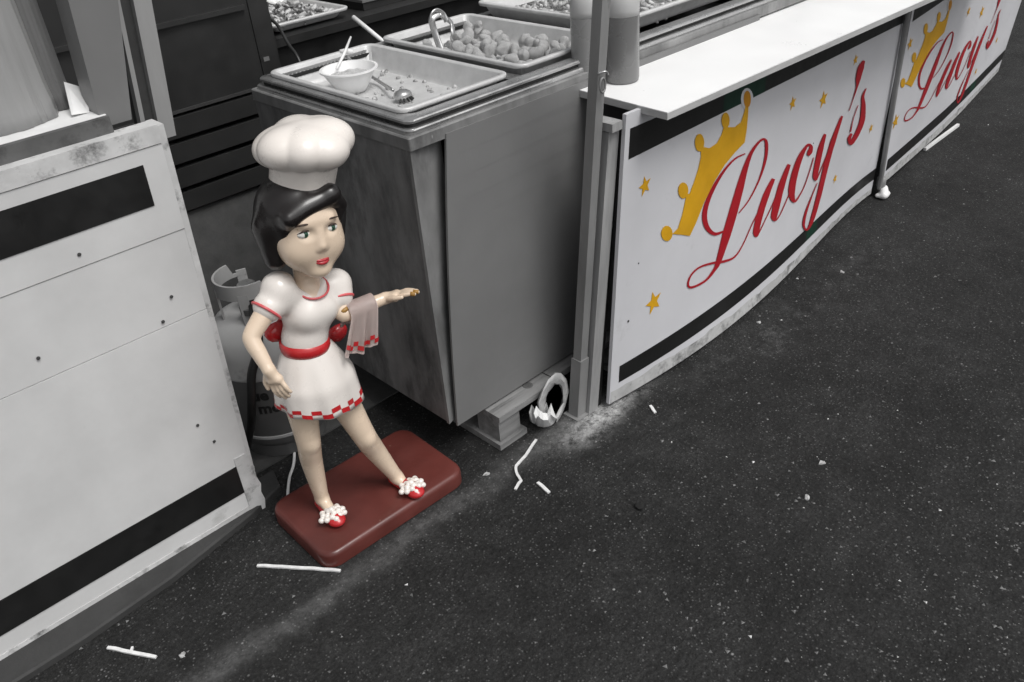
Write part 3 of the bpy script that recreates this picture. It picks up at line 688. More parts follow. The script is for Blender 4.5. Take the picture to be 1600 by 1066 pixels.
f_ = [[ony(x, y, 1.455 + rr.uniform(-.009, .009)) for x, y in top_], [ony(x + rr.uniform(-1, 1), (y + top_[k][1]) / 2, 1.449 + rr.uniform(-.008, .006)) for k, (x, y) in enumerate(bot_)], [onz(x, y, .001) for x, y in bot_]]
f_ += [[p + Vector((0, .022, .0)) for p in f_[2]], [p + Vector((.0, .020, -.006)) for p in f_[0]]]
rows = [[bm.verts.new(p) for p in r_] for r_ in f_]
for A_, C_ in zip(rows[:-1], rows[1:]):
    for k in range(len(A_) - 1): bm.faces.new((A_[k], A_[k + 1], C_[k + 1], C_[k]))
obj('torn_base', bm, M['paper'], t)

# ------------------------------------------------------------------ sign panels
import json
SG = json.loads(r'''{"strokes":[[[[0.3468,0.6844],[0.3487,0.679]],[[0.3406,0.6856],[0.3427,0.6798]],[[0.3318,0.6874],[0.3342,0.6811]],[[0.3218,0.6885],[0.3248,0.6818]],[[0.3122,0.6875],[0.3159,0.6805]],[[0.3033,0.6844],[0.3078,0.6767]],[[0.2944,0.6797],[0.2997,0.6713]],[[0.2856,0.6735],[0.2916,0.6645]],[[0.2769,0.6658],[0.2836,0.6562]],[[0.268,0.6565],[0.2757,0.646]],[[0.2591,0.6455],[0.2677,0.6339]],[[0.2507,0.6337],[0.2603,0.6212]],[[0.2434,0.6221],[0.254,0.6087]],[[0.2374,0.6104],[0.2487,0.5967]],[[0.2323,0.5984],[0.2444,0.5844]],[[0.2281,0.5865],[0.2409,0.5722]],[[0.2248,0.5749],[0.2383,0.5605]],[[0.2225,0.5636],[0.2366,0.5497]],[[0.2211,0.5526],[0.2358,0.5394]],[[0.2206,0.5414],[0.2357,0.5294]],[[0.221,0.5296],[0.2365,0.5192]],[[0.2228,0.5168],[0.2377,0.5088]],[[0.2256,0.5036],[0.2398,0.498]],[[0.2293,0.4902],[0.2425,0.4874]],[[0.2339,0.4773],[0.2457,0.4777]],[[0.2397,0.4647],[0.2494,0.468]],[[0.2465,0.4524],[0.2539,0.4583]],[[0.254,0.441],[0.2587,0.4497]],[[0.2623,0.4315],[0.2632,0.4434]],[[0.2712,0.4258],[0.2691,0.4384]],[[0.2799,0.4231],[0.277,0.4345]],[[0.2874,0.422],[0.2847,0.4315]],[[0.2924,0.4214],[0.2903,0.429]]],[[[0.3415,0.4574],[0.3386,0.4622]],[[0.3476,0.4615],[0.3446,0.4665]],[[0.3564,0.4672],[0.3532,0.4725]],[[0.3664,0.4748],[0.3628,0.4802]],[[0.3757,0.4844],[0.3718,0.4899]],[[0.3846,0.4963],[0.3802,0.5021]],[[0.3935,0.5105],[0.3887,0.5165]],[[0.4019,0.526],[0.3966,0.5322]],[[0.4092,0.5419],[0.4034,0.5483]],[[0.4156,0.5583],[0.4085,0.5656]],[[0.421,0.5758],[0.4128,0.5839]],[[0.4254,0.5933],[0.4159,0.602]],[[0.4286,0.6097],[0.4179,0.6188]],[[0.43,0.6257],[0.4189,0.6342]],[[0.4302,0.6411],[0.4187,0.649]],[[0.4295,0.6551],[0.4177,0.6624]],[[0.4284,0.6669],[0.4163,0.6736]],[[0.4262,0.6769],[0.4153,0.6815]],[[0.4233,0.6854],[0.4142,0.6869]],[[0.4192,0.6927],[0.413,0.6901]],[[0.4142,0.6986],[0.4117,0.6923]],[[0.4088,0.7028],[0.4096,0.694]],[[0.4033,0.705],[0.4066,0.6954]],[[0.3977,0.7051],[0.4026,0.6956]],[[0.3921,0.703],[0.3977,0.6941]],[[0.3853,0.6995],[0.3923,0.6896]],[[0.3778,0.6941],[0.386,0.6832]],[[0.3703,0.687],[0.3798,0.6752]],[[0.3637,0.6783],[0.3744,0.666]],[[0.3577,0.6683],[0.3705,0.6547]],[[0.3524,0.6565],[0.3671,0.6416]],[[0.3476,0.6437],[0.364,0.6272]],[[0.3429,0.6306],[0.3611,0.6125]],[[0.3385,0.6171],[0.3585,0.5975]],[[0.3344,0.6031],[0.3562,0.582]],[[0.3304,0.5885],[0.3539,0.5655]],[[0.3261,0.5731],[0.3512,0.548]],[[0.3218,0.556],[0.3478,0.5298]],[[0.3174,0.538],[0.3441,0.5106]],[[0.3127,0.5195],[0.3402,0.4907]],[[0.3079,0.5007],[0.336,0.4706]],[[0.3033,0.4812],[0.3312,0.4507]],[[0.2985,0.4613],[0.3261,0.4305]],[[0.2935,0.4411],[0.3208,0.41]],[[0.2883,0.4204],[0.3152,0.3891]],[[0.2839,0.3962],[0.3077,0.3679]],[[0.279,0.3704],[0.3001,0.3448]],[[0.2744,0.3465],[0.2928,0.3235]],[[0.2706,0.3277],[0.2864,0.3072]],[[0.2681,0.3167],[0.282,0.2975]],[[0.2667,0.311],[0.2785,0.2926]],[[0.2652,0.3072],[0.2751,0.2901]],[[0.2624,0.3021],[0.2708,0.2872]],[[0.2578,0.2956],[0.2653,0.2821]],[[0.2524,0.2891],[0.2589,0.2767]],[[0.2465,0.2834],[0.2519,0.2722]],[[0.2404,0.2793],[0.2446,0.2694]],[[0.2334,0.2781],[0.2371,0.268]],[[0.2258,0.2784],[0.229,0.2683]],[[0.2182,0.2796],[0.221,0.2697]],[[0.2114,0.2814],[0.2139,0.2715]],[[0.2053,0.2835],[0.2076,0.2736]],[[0.1999,0.2862],[0.2015,0.2764]],[[0.1955,0.2893],[0.196,0.2801]],[[0.1929,0.292],[0.1909,0.2854]],[[0.1917,0.2942],[0.1869,0.2932]],[[0.1906,0.2979],[0.1849,0.3009]],[[0.1899,0.303],[0.1843,0.308]],[[0.19,0.3086],[0.1847,0.3145]],[[0.1908,0.3146],[0.1858,0.3211]],[[0.1926,0.3211],[0.1878,0.3279]],[[0.1952,0.3271],[0.1908,0.3342]],[[0.1986,0.3319],[0.1946,0.3391]],[[0.2029,0.3354],[0.1992,0.3429]],[[0.2081,0.3381],[0.2047,0.3458]],[[0.2142,0.3396],[0.2112,0.3474]],[[0.2212,0.3394],[0.2188,0.3472]],[[0.2298,0.3366],[0.2278,0.345]],[[0.2398,0.3319],[0.238,0.3409]],[[0.2504,0.3261],[0.2487,0.3358]],[[0.2605,0.3202],[0.259,0.3304]],[[0.2701,0.3139],[0.269,0.3241]],[[0.2796,0.3067],[0.2788,0.3169]],[[0.2893,0.2995],[0.288,0.3103]],[[0.2986,0.2937],[0.2967,0.3051]],[[0.3073,0.2898],[0.3052,0.3005]],[[0.3162,0.286],[0.3135,0.2962]],[[0.325,0.2837],[0.3216,0.2932]],[[0.3334,0.2843],[0.3294,0.2928]],[[0.3409,0.2881],[0.3368,0.2956]],[[0.3477,0.2946],[0.3437,0.3011]],[[0.3542,0.3032],[0.3505,0.3088]],[[0.3607,0.3132],[0.3574,0.318]],[[0.3677,0.3253],[0.3643,0.3299]],[[0.3748,0.3398],[0.3713,0.3443]],[[0.3816,0.3545],[0.3781,0.359]],[[0.3878,0.3672],[0.3844,0.3718]],[[0.3939,0.378],[0.3904,0.3827]],[[0.3997,0.3878],[0.3963,0.3925]],[[0.4048,0.3959],[0.4013,0.4006]],[[0.4083,0.4017],[0.4048,0.4064]]],[[[0.4542,0.5162],[0.4667,0.5017]],[[0.4484,0.5091],[0.4636,0.4914]],[[0.4406,0.4984],[0.4585,0.4774]],[[0.4324,0.4851],[0.4528,0.4615]],[[0.425,0.4713],[0.4478,0.4453]],[[0.4194,0.4555],[0.4423,0.4299]],[[0.414,0.4384],[0.4372,0.4128]],[[0.409,0.421],[0.4325,0.3953]],[[0.4046,0.4042],[0.4284,0.3783]],[[0.401,0.387],[0.4245,0.3617]],[[0.3978,0.3694],[0.421,0.3448]],[[0.3953,0.3531],[0.4183,0.3294]],[[0.3939,0.3393],[0.4166,0.3176]],[[0.3957,0.3265],[0.415,0.3124]],[[0.3996,0.3155],[0.4141,0.3107]],[[0.4035,0.3091],[0.4139,0.3083]],[[0.4059,0.3061],[0.4138,0.3049]]],[[[0.4123,0.3036],[0.4074,0.3106]],[[0.4158,0.3094],[0.4113,0.3157]],[[0.4208,0.3176],[0.4168,0.3232]],[[0.4269,0.3276],[0.4233,0.3325]],[[0.4333,0.339],[0.4301,0.3433]],[[0.4405,0.3517],[0.4372,0.356]],[[0.4489,0.3656],[0.4454,0.37]],[[0.4576,0.3808],[0.454,0.3852]],[[0.466,0.3971],[0.4624,0.4014]],[[0.4743,0.4154],[0.4705,0.4198]],[[0.4827,0.4356],[0.4786,0.4401]],[[0.4905,0.4554],[0.4862,0.4601]],[[0.4973,0.4725],[0.4928,0.4774]],[[0.5032,0.4866],[0.4984,0.4919]],[[0.5085,0.4989],[0.5033,0.5046]],[[0.5129,0.5088],[0.5073,0.5149]],[[0.516,0.5158],[0.51,0.5222]]],[[[0.5127,0.5344],[0.5263,0.5203]],[[0.507,0.5239],[0.5236,0.5065]],[[0.4993,0.5083],[0.5189,0.4875]],[[0.491,0.4901],[0.5136,0.4662]],[[0.4835,0.472],[0.5093,0.4453]],[[0.4785,0.4519],[0.5049,0.4252]],[[0.474,0.4305],[0.5008,0.4035]],[[0.4699,0.4101],[0.4971,0.3824]],[[0.4663,0.3931],[0.4939,0.3645]],[[0.4639,0.3795],[0.4907,0.3513]],[[0.462,0.3685],[0.4881,0.3411]],[[0.4607,0.3587],[0.4863,0.3332]],[[0.4604,0.3487],[0.4854,0.3271]],[[0.4636,0.3367],[0.484,0.3241]],[[0.4686,0.326],[0.4834,0.3216]],[[0.4731,0.3193],[0.4838,0.3176]],[[0.4762,0.3154],[0.4839,0.3139]]],[[[0.4824,0.3121],[0.4776,0.3205]],[[0.4847,0.3131],[0.4803,0.3208]],[[0.4881,0.3144],[0.484,0.3213]],[[0.4922,0.3168],[0.4883,0.3228]],[[0.4965,0.3213],[0.4929,0.3262]],[[0.5012,0.3277],[0.4974,0.3325]],[[0.5062,0.336],[0.5024,0.3407]],[[0.5115,0.3457],[0.5077,0.3504]],[[0.5171,0.3562],[0.5132,0.3609]],[[0.5236,0.3692],[0.5197,0.3738]],[[0.5308,0.3843],[0.5269,0.3889]],[[0.5374,0.3984],[0.5335,0.4029]],[[0.5419,0.4082],[0.538,0.4127]]],[[[0.6049,0.5043],[0.5924,0.519]],[[0.6075,0.5052],[0.5928,0.5226]],[[0.6109,0.5071],[0.5937,0.527]],[[0.6145,0.5097],[0.5947,0.5317]],[[0.6177,0.5129],[0.595,0.5363]],[[0.6181,0.5185],[0.5972,0.539]],[[0.6183,0.5246],[0.5993,0.542]],[[0.6179,0.5315],[0.6007,0.5446]],[[0.6158,0.5395],[0.6016,0.5459]],[[0.6118,0.5478],[0.6013,0.5476]],[[0.6066,0.5552],[0.5997,0.5509]],[[0.6008,0.5615],[0.5979,0.5537]],[[0.5948,0.5657],[0.5969,0.5551]],[[0.5896,0.5678],[0.5961,0.5548]],[[0.5854,0.5676],[0.5947,0.554]],[[0.5816,0.5659],[0.5925,0.5519]],[[0.5775,0.5626],[0.5894,0.548]],[[0.572,0.5589],[0.5862,0.5417]],[[0.5657,0.5536],[0.5825,0.5341]],[[0.5593,0.5465],[0.5787,0.5249]],[[0.5532,0.5374],[0.5752,0.5141]],[[0.548,0.5254],[0.5714,0.5013]],[[0.5428,0.5113],[0.5676,0.4864]],[[0.538,0.4962],[0.5641,0.4703]],[[0.5339,0.4808],[0.5614,0.4542]],[[0.5309,0.4644],[0.559,0.4379]],[[0.5285,0.447],[0.5571,0.4205]],[[0.5268,0.43],[0.556,0.4037]],[[0.5259,0.4145],[0.5557,0.3891]],[[0.5276,0.3995],[0.5553,0.3781]],[[0.5304,0.3858],[0.5557,0.3686]],[[0.5338,0.3738],[0.5567,0.3601]],[[0.5374,0.3634],[0.5579,0.3528]],[[0.5418,0.3536],[0.5585,0.3474]],[[0.5472,0.3438],[0.5586,0.3445]],[[0.555,0.3343],[0.5571,0.3448]],[[0.5624,0.3305],[0.5571,0.3436]],[[0.5674,0.3311],[0.5605,0.3428]],[[0.572,0.3342],[0.5653,0.344]],[[0.5765,0.3389],[0.5708,0.3469]],[[0.5811,0.3448],[0.5763,0.3511]],[[0.5861,0.3509],[0.5814,0.3568]],[[0.5912,0.3582],[0.5867,0.3638]],[[0.5964,0.3672],[0.592,0.3724]],[[0.6015,0.3786],[0.5973,0.3833]],[[0.6068,0.3938],[0.6027,0.3983]],[[0.6123,0.4121],[0.6081,0.4165]],[[0.6173,0.4304],[0.6131,0.4347]],[[0.6214,0.4457],[0.6172,0.45]],[[0.6243,0.4576],[0.6201,0.4618]],[[0.6264,0.4676],[0.6221,0.4716]],[[0.6278,0.4754],[0.6236,0.4794]],[[0.6289,0.4809],[0.6246,0.485]]],[[[0.6617,0.5656],[0.6738,0.5545]],[[0.6577,0.5574],[0.6733,0.543]],[[0.6527,0.5449],[0.6717,0.5272]],[[0.6474,0.5303],[0.6699,0.5094]],[[0.6426,0.5155],[0.6687,0.4918]],[[0.6402,0.4988],[0.6666,0.4752]],[[0.6382,0.481],[0.6649,0.4572]],[[0.6364,0.4634],[0.6634,0.4393]],[[0.6348,0.4475],[0.6621,0.4228]],[[0.6338,0.4326],[0.6604,0.4083]],[[0.6328,0.4185],[0.6588,0.3948]],[[0.6323,0.4056],[0.6578,0.3831]],[[0.6326,0.3937],[0.6574,0.3739]],[[0.6362,0.3814],[0.6564,0.3692]],[[0.6412,0.3711],[0.656,0.366]],[[0.6457,0.3645],[0.6563,0.3622]],[[0.6489,0.3605],[0.6564,0.3587]]],[[[0.6558,0.3574],[0.649,0.3655]],[[0.6583,0.3627],[0.6521,0.3701]],[[0.6618,0.3701],[0.6563,0.3766]],[[0.6663,0.3798],[0.6614,0.3855]],[[0.6717,0.3926],[0.6673,0.3975]],[[0.6785,0.4086],[0.6739,0.4136]],[[0.6863,0.4279],[0.6815,0.4331]],[[0.6946,0.4492],[0.6895,0.4545]],[[0.7027,0.471],[0.6973,0.4765]],[[0.7115,0.4957],[0.7057,0.5015]],[[0.7208,0.5232],[0.7145,0.5293]],[[0.7291,0.5482],[0.7224,0.5546]],[[0.735,0.5655],[0.7277,0.5723]]],[[[0.7339,0.6016],[0.7449,0.5917]],[[0.7273,0.5857],[0.7418,0.5724]],[[0.7184,0.5624],[0.7366,0.5454]],[[0.7089,0.5358],[0.7307,0.5152]],[[0.7003,0.5102],[0.7259,0.4862]],[[0.6951,0.485],[0.7207,0.461]],[[0.6904,0.4596],[0.7161,0.4354]],[[0.686,0.4335],[0.7117,0.409]],[[0.6816,0.406],[0.7073,0.3812]],[[0.6772,0.3757],[0.7028,0.3507]],[[0.6729,0.3433],[0.6983,0.3181]],[[0.6685,0.3115],[0.6938,0.2857]],[[0.664,0.2827],[0.689,0.2563]],[[0.6595,0.2565],[0.6838,0.2302]],[[0.6548,0.2323],[0.6784,0.206]],[[0.6502,0.2108],[0.673,0.1847]],[[0.6459,0.1931],[0.6679,0.1671]],[[0.6428,0.1787],[0.6623,0.1548]],[[0.6401,0.168],[0.657,0.1462]],[[0.6375,0.16],[0.6519,0.1405]],[[0.635,0.1537],[0.6468,0.1367]],[[0.6321,0.1503],[0.6423,0.134]],[[0.6296,0.149],[0.6375,0.1336]],[[0.6278,0.149],[0.6324,0.1357]],[[0.6267,0.1492],[0.6267,0.1403]],[[0.6258,0.1507],[0.6209,0.1475]],[[0.6237,0.1548],[0.6163,0.1557]],[[0.6214,0.1606],[0.6126,0.1639]],[[0.6194,0.1665],[0.6098,0.1714]],[[0.6181,0.1714],[0.6074,0.178]],[[0.6173,0.1757],[0.6055,0.1848]],[[0.617,0.1806],[0.6043,0.1923]],[[0.6173,0.1876],[0.604,0.201]],[[0.6177,0.1973],[0.6049,0.2107]],[[0.6187,0.2085],[0.6064,0.2218]],[[0.6205,0.2207],[0.6087,0.2339]],[[0.6233,0.2336],[0.6121,0.2467]],[[0.6271,0.2485],[0.6174,0.26]],[[0.6322,0.2647],[0.624,0.2745]],[[0.6376,0.281],[0.631,0.2889]],[[0.6426,0.2959],[0.6374,0.302]],[[0.6479,0.3093],[0.6432,0.3149]],[[0.6533,0.3223],[0.649,0.3274]],[[0.658,0.3334],[0.6541,0.338]],[[0.6612,0.3414],[0.6577,0.3454]]],[[[0.7999,0.8112],[0.809,0.8036]],[[0.7955,0.8094],[0.8098,0.7972]],[[0.7901,0.8058],[0.8098,0.7894]],[[0.7846,0.8005],[0.8098,0.7804]],[[0.7795,0.7936],[0.8104,0.7707]],[[0.7785,0.7827],[0.8084,0.7616]],[[0.7778,0.7704],[0.8066,0.7506]],[[0.7775,0.7578],[0.8052,0.739]],[[0.7774,0.7458],[0.804,0.7282]],[[0.7797,0.7339],[0.8018,0.7199]],[[0.7825,0.7228],[0.8001,0.7119]],[[0.7851,0.7119],[0.7982,0.7032]],[[0.7869,0.7],[0.7955,0.6937]],[[0.7859,0.6875],[0.7932,0.6817]],[[0.784,0.6738],[0.7901,0.6689]],[[0.7818,0.66],[0.7868,0.656]],[[0.7798,0.647],[0.7835,0.6439]],[[0.7772,0.6345],[0.7809,0.6314]],[[0.7745,0.622],[0.7782,0.6188]],[[0.772,0.611],[0.7757,0.6079]],[[0.7703,0.6034],[0.774,0.6002]]],[[[0.8413,0.6669],[0.8451,0.6634]],[[0.8378,0.6626],[0.8441,0.6569]],[[0.8332,0.656],[0.8419,0.6482]],[[0.8288,0.6477],[0.8402,0.6383]],[[0.8263,0.6379],[0.8403,0.6282]],[[0.8267,0.6271],[0.8429,0.6183]],[[0.8288,0.6156],[0.8472,0.6071]],[[0.8313,0.6039],[0.8524,0.5933]],[[0.8331,0.5911],[0.8572,0.5773]],[[0.8353,0.5748],[0.861,0.5592]],[[0.8377,0.5561],[0.8649,0.5386]],[[0.8393,0.5375],[0.8681,0.5174]],[[0.8393,0.5215],[0.8696,0.4976]],[[0.8382,0.507],[0.8676,0.4813]],[[0.8355,0.4936],[0.8638,0.4668]],[[0.8319,0.4811],[0.8591,0.4542]],[[0.8281,0.4699],[0.8543,0.4431]],[[0.8238,0.4601],[0.8491,0.4329]],[[0.8189,0.4516],[0.8433,0.4242]],[[0.814,0.4445],[0.8375,0.4172]],[[0.8099,0.4393],[0.8324,0.4121]],[[0.8073,0.4354],[0.8277,0.4093]],[[0.806,0.4334],[0.8228,0.4081]],[[0.808,0.432],[0.8152,0.4102]],[[0.8139,0.426],[0.8039,0.4211]],[[0.8137,0.427],[0.7978,0.4315]],[[0.8113,0.4335],[0.7935,0.4419]],[[0.8093,0.441],[0.7902,0.4524]],[[0.8086,0.4462],[0.7885,0.4622]],[[0.8084,0.4511],[0.7907,0.4687]],[[0.8097,0.4566],[0.7945,0.4733]],[[0.8117,0.4617],[0.7985,0.4765]],[[0.8127,0.4657],[0.8014,0.4783]]],[[[0.8134,0.6033],[0.8173,0.5998]],[[0.8109,0.5944],[0.8148,0.5909]],[[0.8072,0.5817],[0.8111,0.5783]],[[0.8034,0.567],[0.8073,0.5636]],[[0.8005,0.552],[0.8045,0.5486]],[[0.7985,0.5353],[0.8032,0.5315]],[[0.7971,0.5164],[0.8026,0.512]],[[0.7961,0.4991],[0.8024,0.4941]],[[0.7953,0.4872],[0.8023,0.4815]]]],"crown":[[0.1368,0.5364],[0.1519,0.5454],[0.1624,0.5887],[0.1679,0.628],[0.1707,0.6511],[0.1801,0.6482],[0.1909,0.6835],[0.2004,0.7196],[0.2056,0.7583],[0.2029,0.7888],[0.2106,0.7883],[0.2296,0.773],[0.2506,0.7767],[0.2642,0.8004],[0.2676,0.8194],[0.2837,0.8133],[0.305,0.8022],[0.3239,0.8096],[0.3315,0.8412],[0.3332,0.8651],[0.3436,0.8598],[0.3456,0.8195],[0.3462,0.7756],[0.343,0.7258],[0.3124,0.7073],[0.2821,0.682],[0.2533,0.6419],[0.2258,0.5868],[0.2047,0.5275],[0.1875,0.4893],[0.1646,0.5118]],"balls":[[[0.1373,0.5383],[0.1362,0.5269],[0.1323,0.5203],[0.1262,0.5197],[0.1192,0.5252],[0.1127,0.5357],[0.1079,0.549],[0.1058,0.5626],[0.1068,0.5736],[0.1107,0.5801],[0.1167,0.5808],[0.1237,0.5755],[0.1303,0.5653],[0.1352,0.5519]],[[0.1753,0.6621],[0.1745,0.6503],[0.1709,0.6429],[0.1652,0.6413],[0.1587,0.6459],[0.1525,0.6557],[0.148,0.6686],[0.1459,0.6821],[0.1466,0.6937],[0.1501,0.701],[0.1556,0.7027],[0.1621,0.6984],[0.1684,0.6888],[0.1731,0.6759]],[[0.212,0.8019],[0.2116,0.7891],[0.2084,0.7804],[0.2031,0.7777],[0.1969,0.7815],[0.1909,0.7908],[0.1863,0.8039],[0.184,0.818],[0.1844,0.8306],[0.1875,0.839],[0.1926,0.8418],[0.1988,0.8384],[0.2049,0.8293],[0.2096,0.8163]],[[0.2857,0.8353],[0.2854,0.8233],[0.2826,0.8151],[0.2778,0.8123],[0.272,0.8156],[0.2663,0.8241],[0.2619,0.8361],[0.2595,0.8493],[0.2597,0.861],[0.2625,0.8691],[0.2672,0.8719],[0.2729,0.8689],[0.2787,0.8606],[0.2832,0.8486]],[[0.3493,0.876],[0.3494,0.863],[0.347,0.8539],[0.3426,0.8504],[0.337,0.8533],[0.3314,0.8619],[0.3268,0.8744],[0.3243,0.8884],[0.3241,0.9011],[0.3265,0.9101],[0.3308,0.9136],[0.3363,0.9109],[0.342,0.9026],[0.3466,0.8901]]],"tip":[[0.3582,0.8716],[0.3581,0.8567],[0.3548,0.8458],[0.3487,0.8405],[0.3408,0.8417],[0.3323,0.849],[0.3246,0.8613],[0.3188,0.8766],[0.3157,0.8926],[0.3158,0.907],[0.3189,0.9176],[0.3248,0.9229],[0.3325,0.9221],[0.3409,0.9153],[0.3488,0.9033],[0.3549,0.888]],"stars":[[[0.0559,0.7572],0.03],[[0.095,0.3181],0.04],[[0.5077,0.7799],0.026],[[0.6379,0.7262],0.035],[[0.9181,0.4245],0.022],[[0.757,0.2857],0.022],[[0.7625,0.8297],0.022]]}''')
UB = [0, .16, .31, .44, .6, .76, 1]; YB = [1.391, 1.366, 1.356, 1.371, 1.419, 1.452, 1.50]
YP = np.polyfit(UB, YB, 4)
def surf1(u, v, off=0.0):
    bl, br, tl, tr = np.array([1.619, 1.391, .015]), np.array([3.55, 1.50, .015]), np.array([1.635, 1.335, .945]), np.array([3.475, 1.44, .862])
    b = bl + (br - bl) * u; q = b + (tl + (tr - tl) * u - b) * v
    q[1] += (float(np.polyval(YP, u)) - b[1]) * max(0, 1 - v) ** 2 - off; return q
UB2 = [0, .2, .4, .6, .8, 1]; BY2 = [0, -.012, -.022, -.020, -.01, 0]
def surf2(u, v, off=0.0):
    bl, br, tl, tr = np.array([3.585, 1.478, .045]), np.array([5.48, 1.69, .055]), np.array([3.50, 1.435, .875]), np.array([5.66, 1.67, .86])
    b = bl + (br - bl) * u; q = b + (tl + (tr - tl) * u - b) * v
    q[1] += np.interp(u, UB2, BY2) * max(0, 1 - v) ** 2 - off; return q
def flat(name, loops, mt, S, off, parent, edge=.05, th=.0009):
    """a printed shape: outline(s) in panel coordinates laid on the bowed panel"""
    bm = B()
    for lp in loops:
        q = [];
        for p in lp:
            if not q or math.dist(p, q[-1]) > 1e-5: q.append(p)
        bm.faces.new([bm.verts.new((u, v, 0)) for u, v in q])
    bmesh.ops.triangulate(bm, faces=bm.faces[:])
    for _ in range(5):
        es = [e for e in bm.edges if e.calc_length() > edge]
        if not es: break
        bmesh.ops.subdivide_edges(bm, edges=es, cuts=1); bmesh.ops.triangulate(bm, faces=[f for f in bm.faces if len(f.verts) > 3])
    for v in bm.verts: v.co = Vector(S(v.co.x, v.co.y, off))
    return obj(name, bm, mt, parent)
def strip(name, quads, mt, S, off, parent):
    bm = B(); prev = None
    for a, b in quads:
        cur = [bm.verts.new(Vector(S(*a, off))), bm.verts.new(Vector(S(*b, off)))]
        if prev: bm.faces.new((prev[0], prev[1], cur[1], cur[0]))
        prev = cur
    return obj(name, bm, mt, parent)
def star_loop(c, r_, S, rot=.2):
    du = 1.93; dv = .90; out = []
    for k in range(10):
        a = math.pi / 2 + rot + k * math.pi / 5; q = r_ if k % 2 == 0 else r_ * .42
        out.append((c[0] + q * math.cos(a) / du, c[1] + q * math.sin(a) / dv))
    return out
def sign(S, label, xf=lambda u, v: (u, v)):
    X = lambda L: [xf(*p) for p in L]
    o0 = S(.5, 0); t = empty('sign_panel', tuple(o0), label, 'sign', 'painted sign panels')
    NU, NV = 90, 14; bm = B(); th = .012; grid = [[[bm.verts.new(Vector(S(i / NU, j / NV, -d))) for j in range(NV + 1)] for i in range(NU + 1)] for d in (0, th)]
    for i in range(NU):
        for j in range(NV):
            for s in (0, 1):
                a = grid[s]; f = bm.faces.new((a[i][j], a[i + 1][j], a[i + 1][j + 1], a[i][j + 1]))
    bd = [(i, 0) for i in range(NU)] + [(NU, j) for j in range(NV)] + [(i, NV) for i in range(NU, 0, -1)] + [(0, j) for j in range(NV, 0, -1)]
    for k in range(len(bd)):
        (a, b), (c, d) = bd[k], bd[(k + 1) % len(bd)]; bm.faces.new((grid[0][a][b], grid[1][a][b], grid[1][c][d], grid[0][c][d]))
    obj('panel_sheet', bm, M['sign_white'], t, auto=60)
    us = np.linspace(.0108, .996, 80)
    strip('band', [((u, .865 + .033 * u), (u, .956)) for u in us], M['sign_band'], S, .0008, t)
    us = np.linspace(.0185, .999, 80)
    strip('band', [((u, .072 + .012 * u), (u, .140 + .010 * u)) for u in us], M['sign_band'], S, .0008, t)
    us = np.linspace(.002, .999, 60); rr = random.Random(4)
    strip('worn_strip', [((u, .001), (u, .052 + rr.uniform(-.006, .006) - .02 * u)) for u in us], M['sign_edge'], S, .0004, t)
    strip('green_patch', [((u, .865 + .033 * u), (u, .955)) for u in np.linspace(.262, .395, 5)], M['sign_green'], S, .0012, t)
    strip('green_patch', [((u, .074 + .012 * u), (u, .139 + .010 * u)) for u in np.linspace(.632, .686, 4)], M['sign_green'], S, .0012, t)
    flat('crown_outline', [X(SG['tip'])], M['sign_white'], S, .0016, t)
    flat('crown', [X(SG['crown'])], M['print_gold'], S, .0019, t)
    for bl in SG['balls']: flat('crown_ball', [X(bl)], M['print_gold_deep'] if bl is SG['balls'][4] else M['print_gold'], S, .0022, t)
    for c, r_ in SG['stars']: flat('star', [star_loop((max(xf(*c)[0], .022), xf(*c)[1]), r_, S)], M['print_gold'], S, .0016, t)
    names = ['letter_l', 'letter_l', 'letter_u', 'letter_u', 'letter_u', 'letter_u', 'letter_c', 'letter_y', 'letter_y', 'letter_y', 'apostrophe', 'letter_s', 'letter_s']
    for i, (nm, st) in enumerate(zip(names, SG['strokes'])): strip(nm, [X(q) for q in st], M['print_red'], S, .0025 + .00012 * i, t)
    return t
t = sign(surf1, "bowed white sign panel reading Lucy's nearest the wooden upright")
for u, v in ((.0336, .303), (.925, .905), (.052, .50), (.30, .36), (.62, .55)):
    p_ = Vector(surf1(u, v, .0005)); bm = lathe(B(), (0, 0, 0), [(.004, 0), (.004, .0012), (.001, .0018)], 10)
    for q_ in bm.verts: q_.co = Vector((q_.co.x, -q_.co.z, q_.co.y)) * (1 if v < .4 or v > .9 else .6) + p_
    obj('screw', bm, M['print_grey'], t)
sign(surf2, "farther white sign panel reading Lucy's beyond the grey divider pole", lambda u, v: (.998 * u + .029 * v - .115, -.165 * u + .898 * v + .084))
t = empty('divider_pole', (3.57, 1.46, 0), 'thin grey pole with a white foot between the two sign panels', 'pole')
pa = onz(1372, 306, .0); pc = ony(1420, 10, 1.425)
d = (pc - pa)
obj('pole', tube(B(), [pa + d * .045, pa + d * 1.12], .011, 12), M['pole_steel'], t, auto=50)
bm = blob(9, .05, 3, .5)
for v in bm.verts: v.co = Vector((v.co.x * .95, v.co.y * .7, v.co.z * .45)) + pa + Vector((.0, -.02, .016))
obj('foot_wrap', bm, M['plastic_white'], t, smooth=True)
obj('foot_ring', lathe(B(), (pa.x + .004, pa.y - .002, .045), [(.018, 0), (.020, .004), (.020, .04), (.013, .044)], 16), M['pole_steel'], t, smooth=True)
bm = B(); a, b = onz(1448, 230, .02), onz(1500, 192, .02)
hexa(bm, [(a.x, a.y, .0), (b.x, b.y, .0), (b.x, b.y + .014, .0), (a.x, a.y + .014, .0), (a.x, a.y, .014), (b.x, b.y, .014), (b.x, b.y + .014, .014), (a.x, a.y + .014, .014)])
o = obj('white_batten', bm, M['plastic_white'], bevel=.003); tag(o, 'white batten lying under the farther sign panel', 'batten')

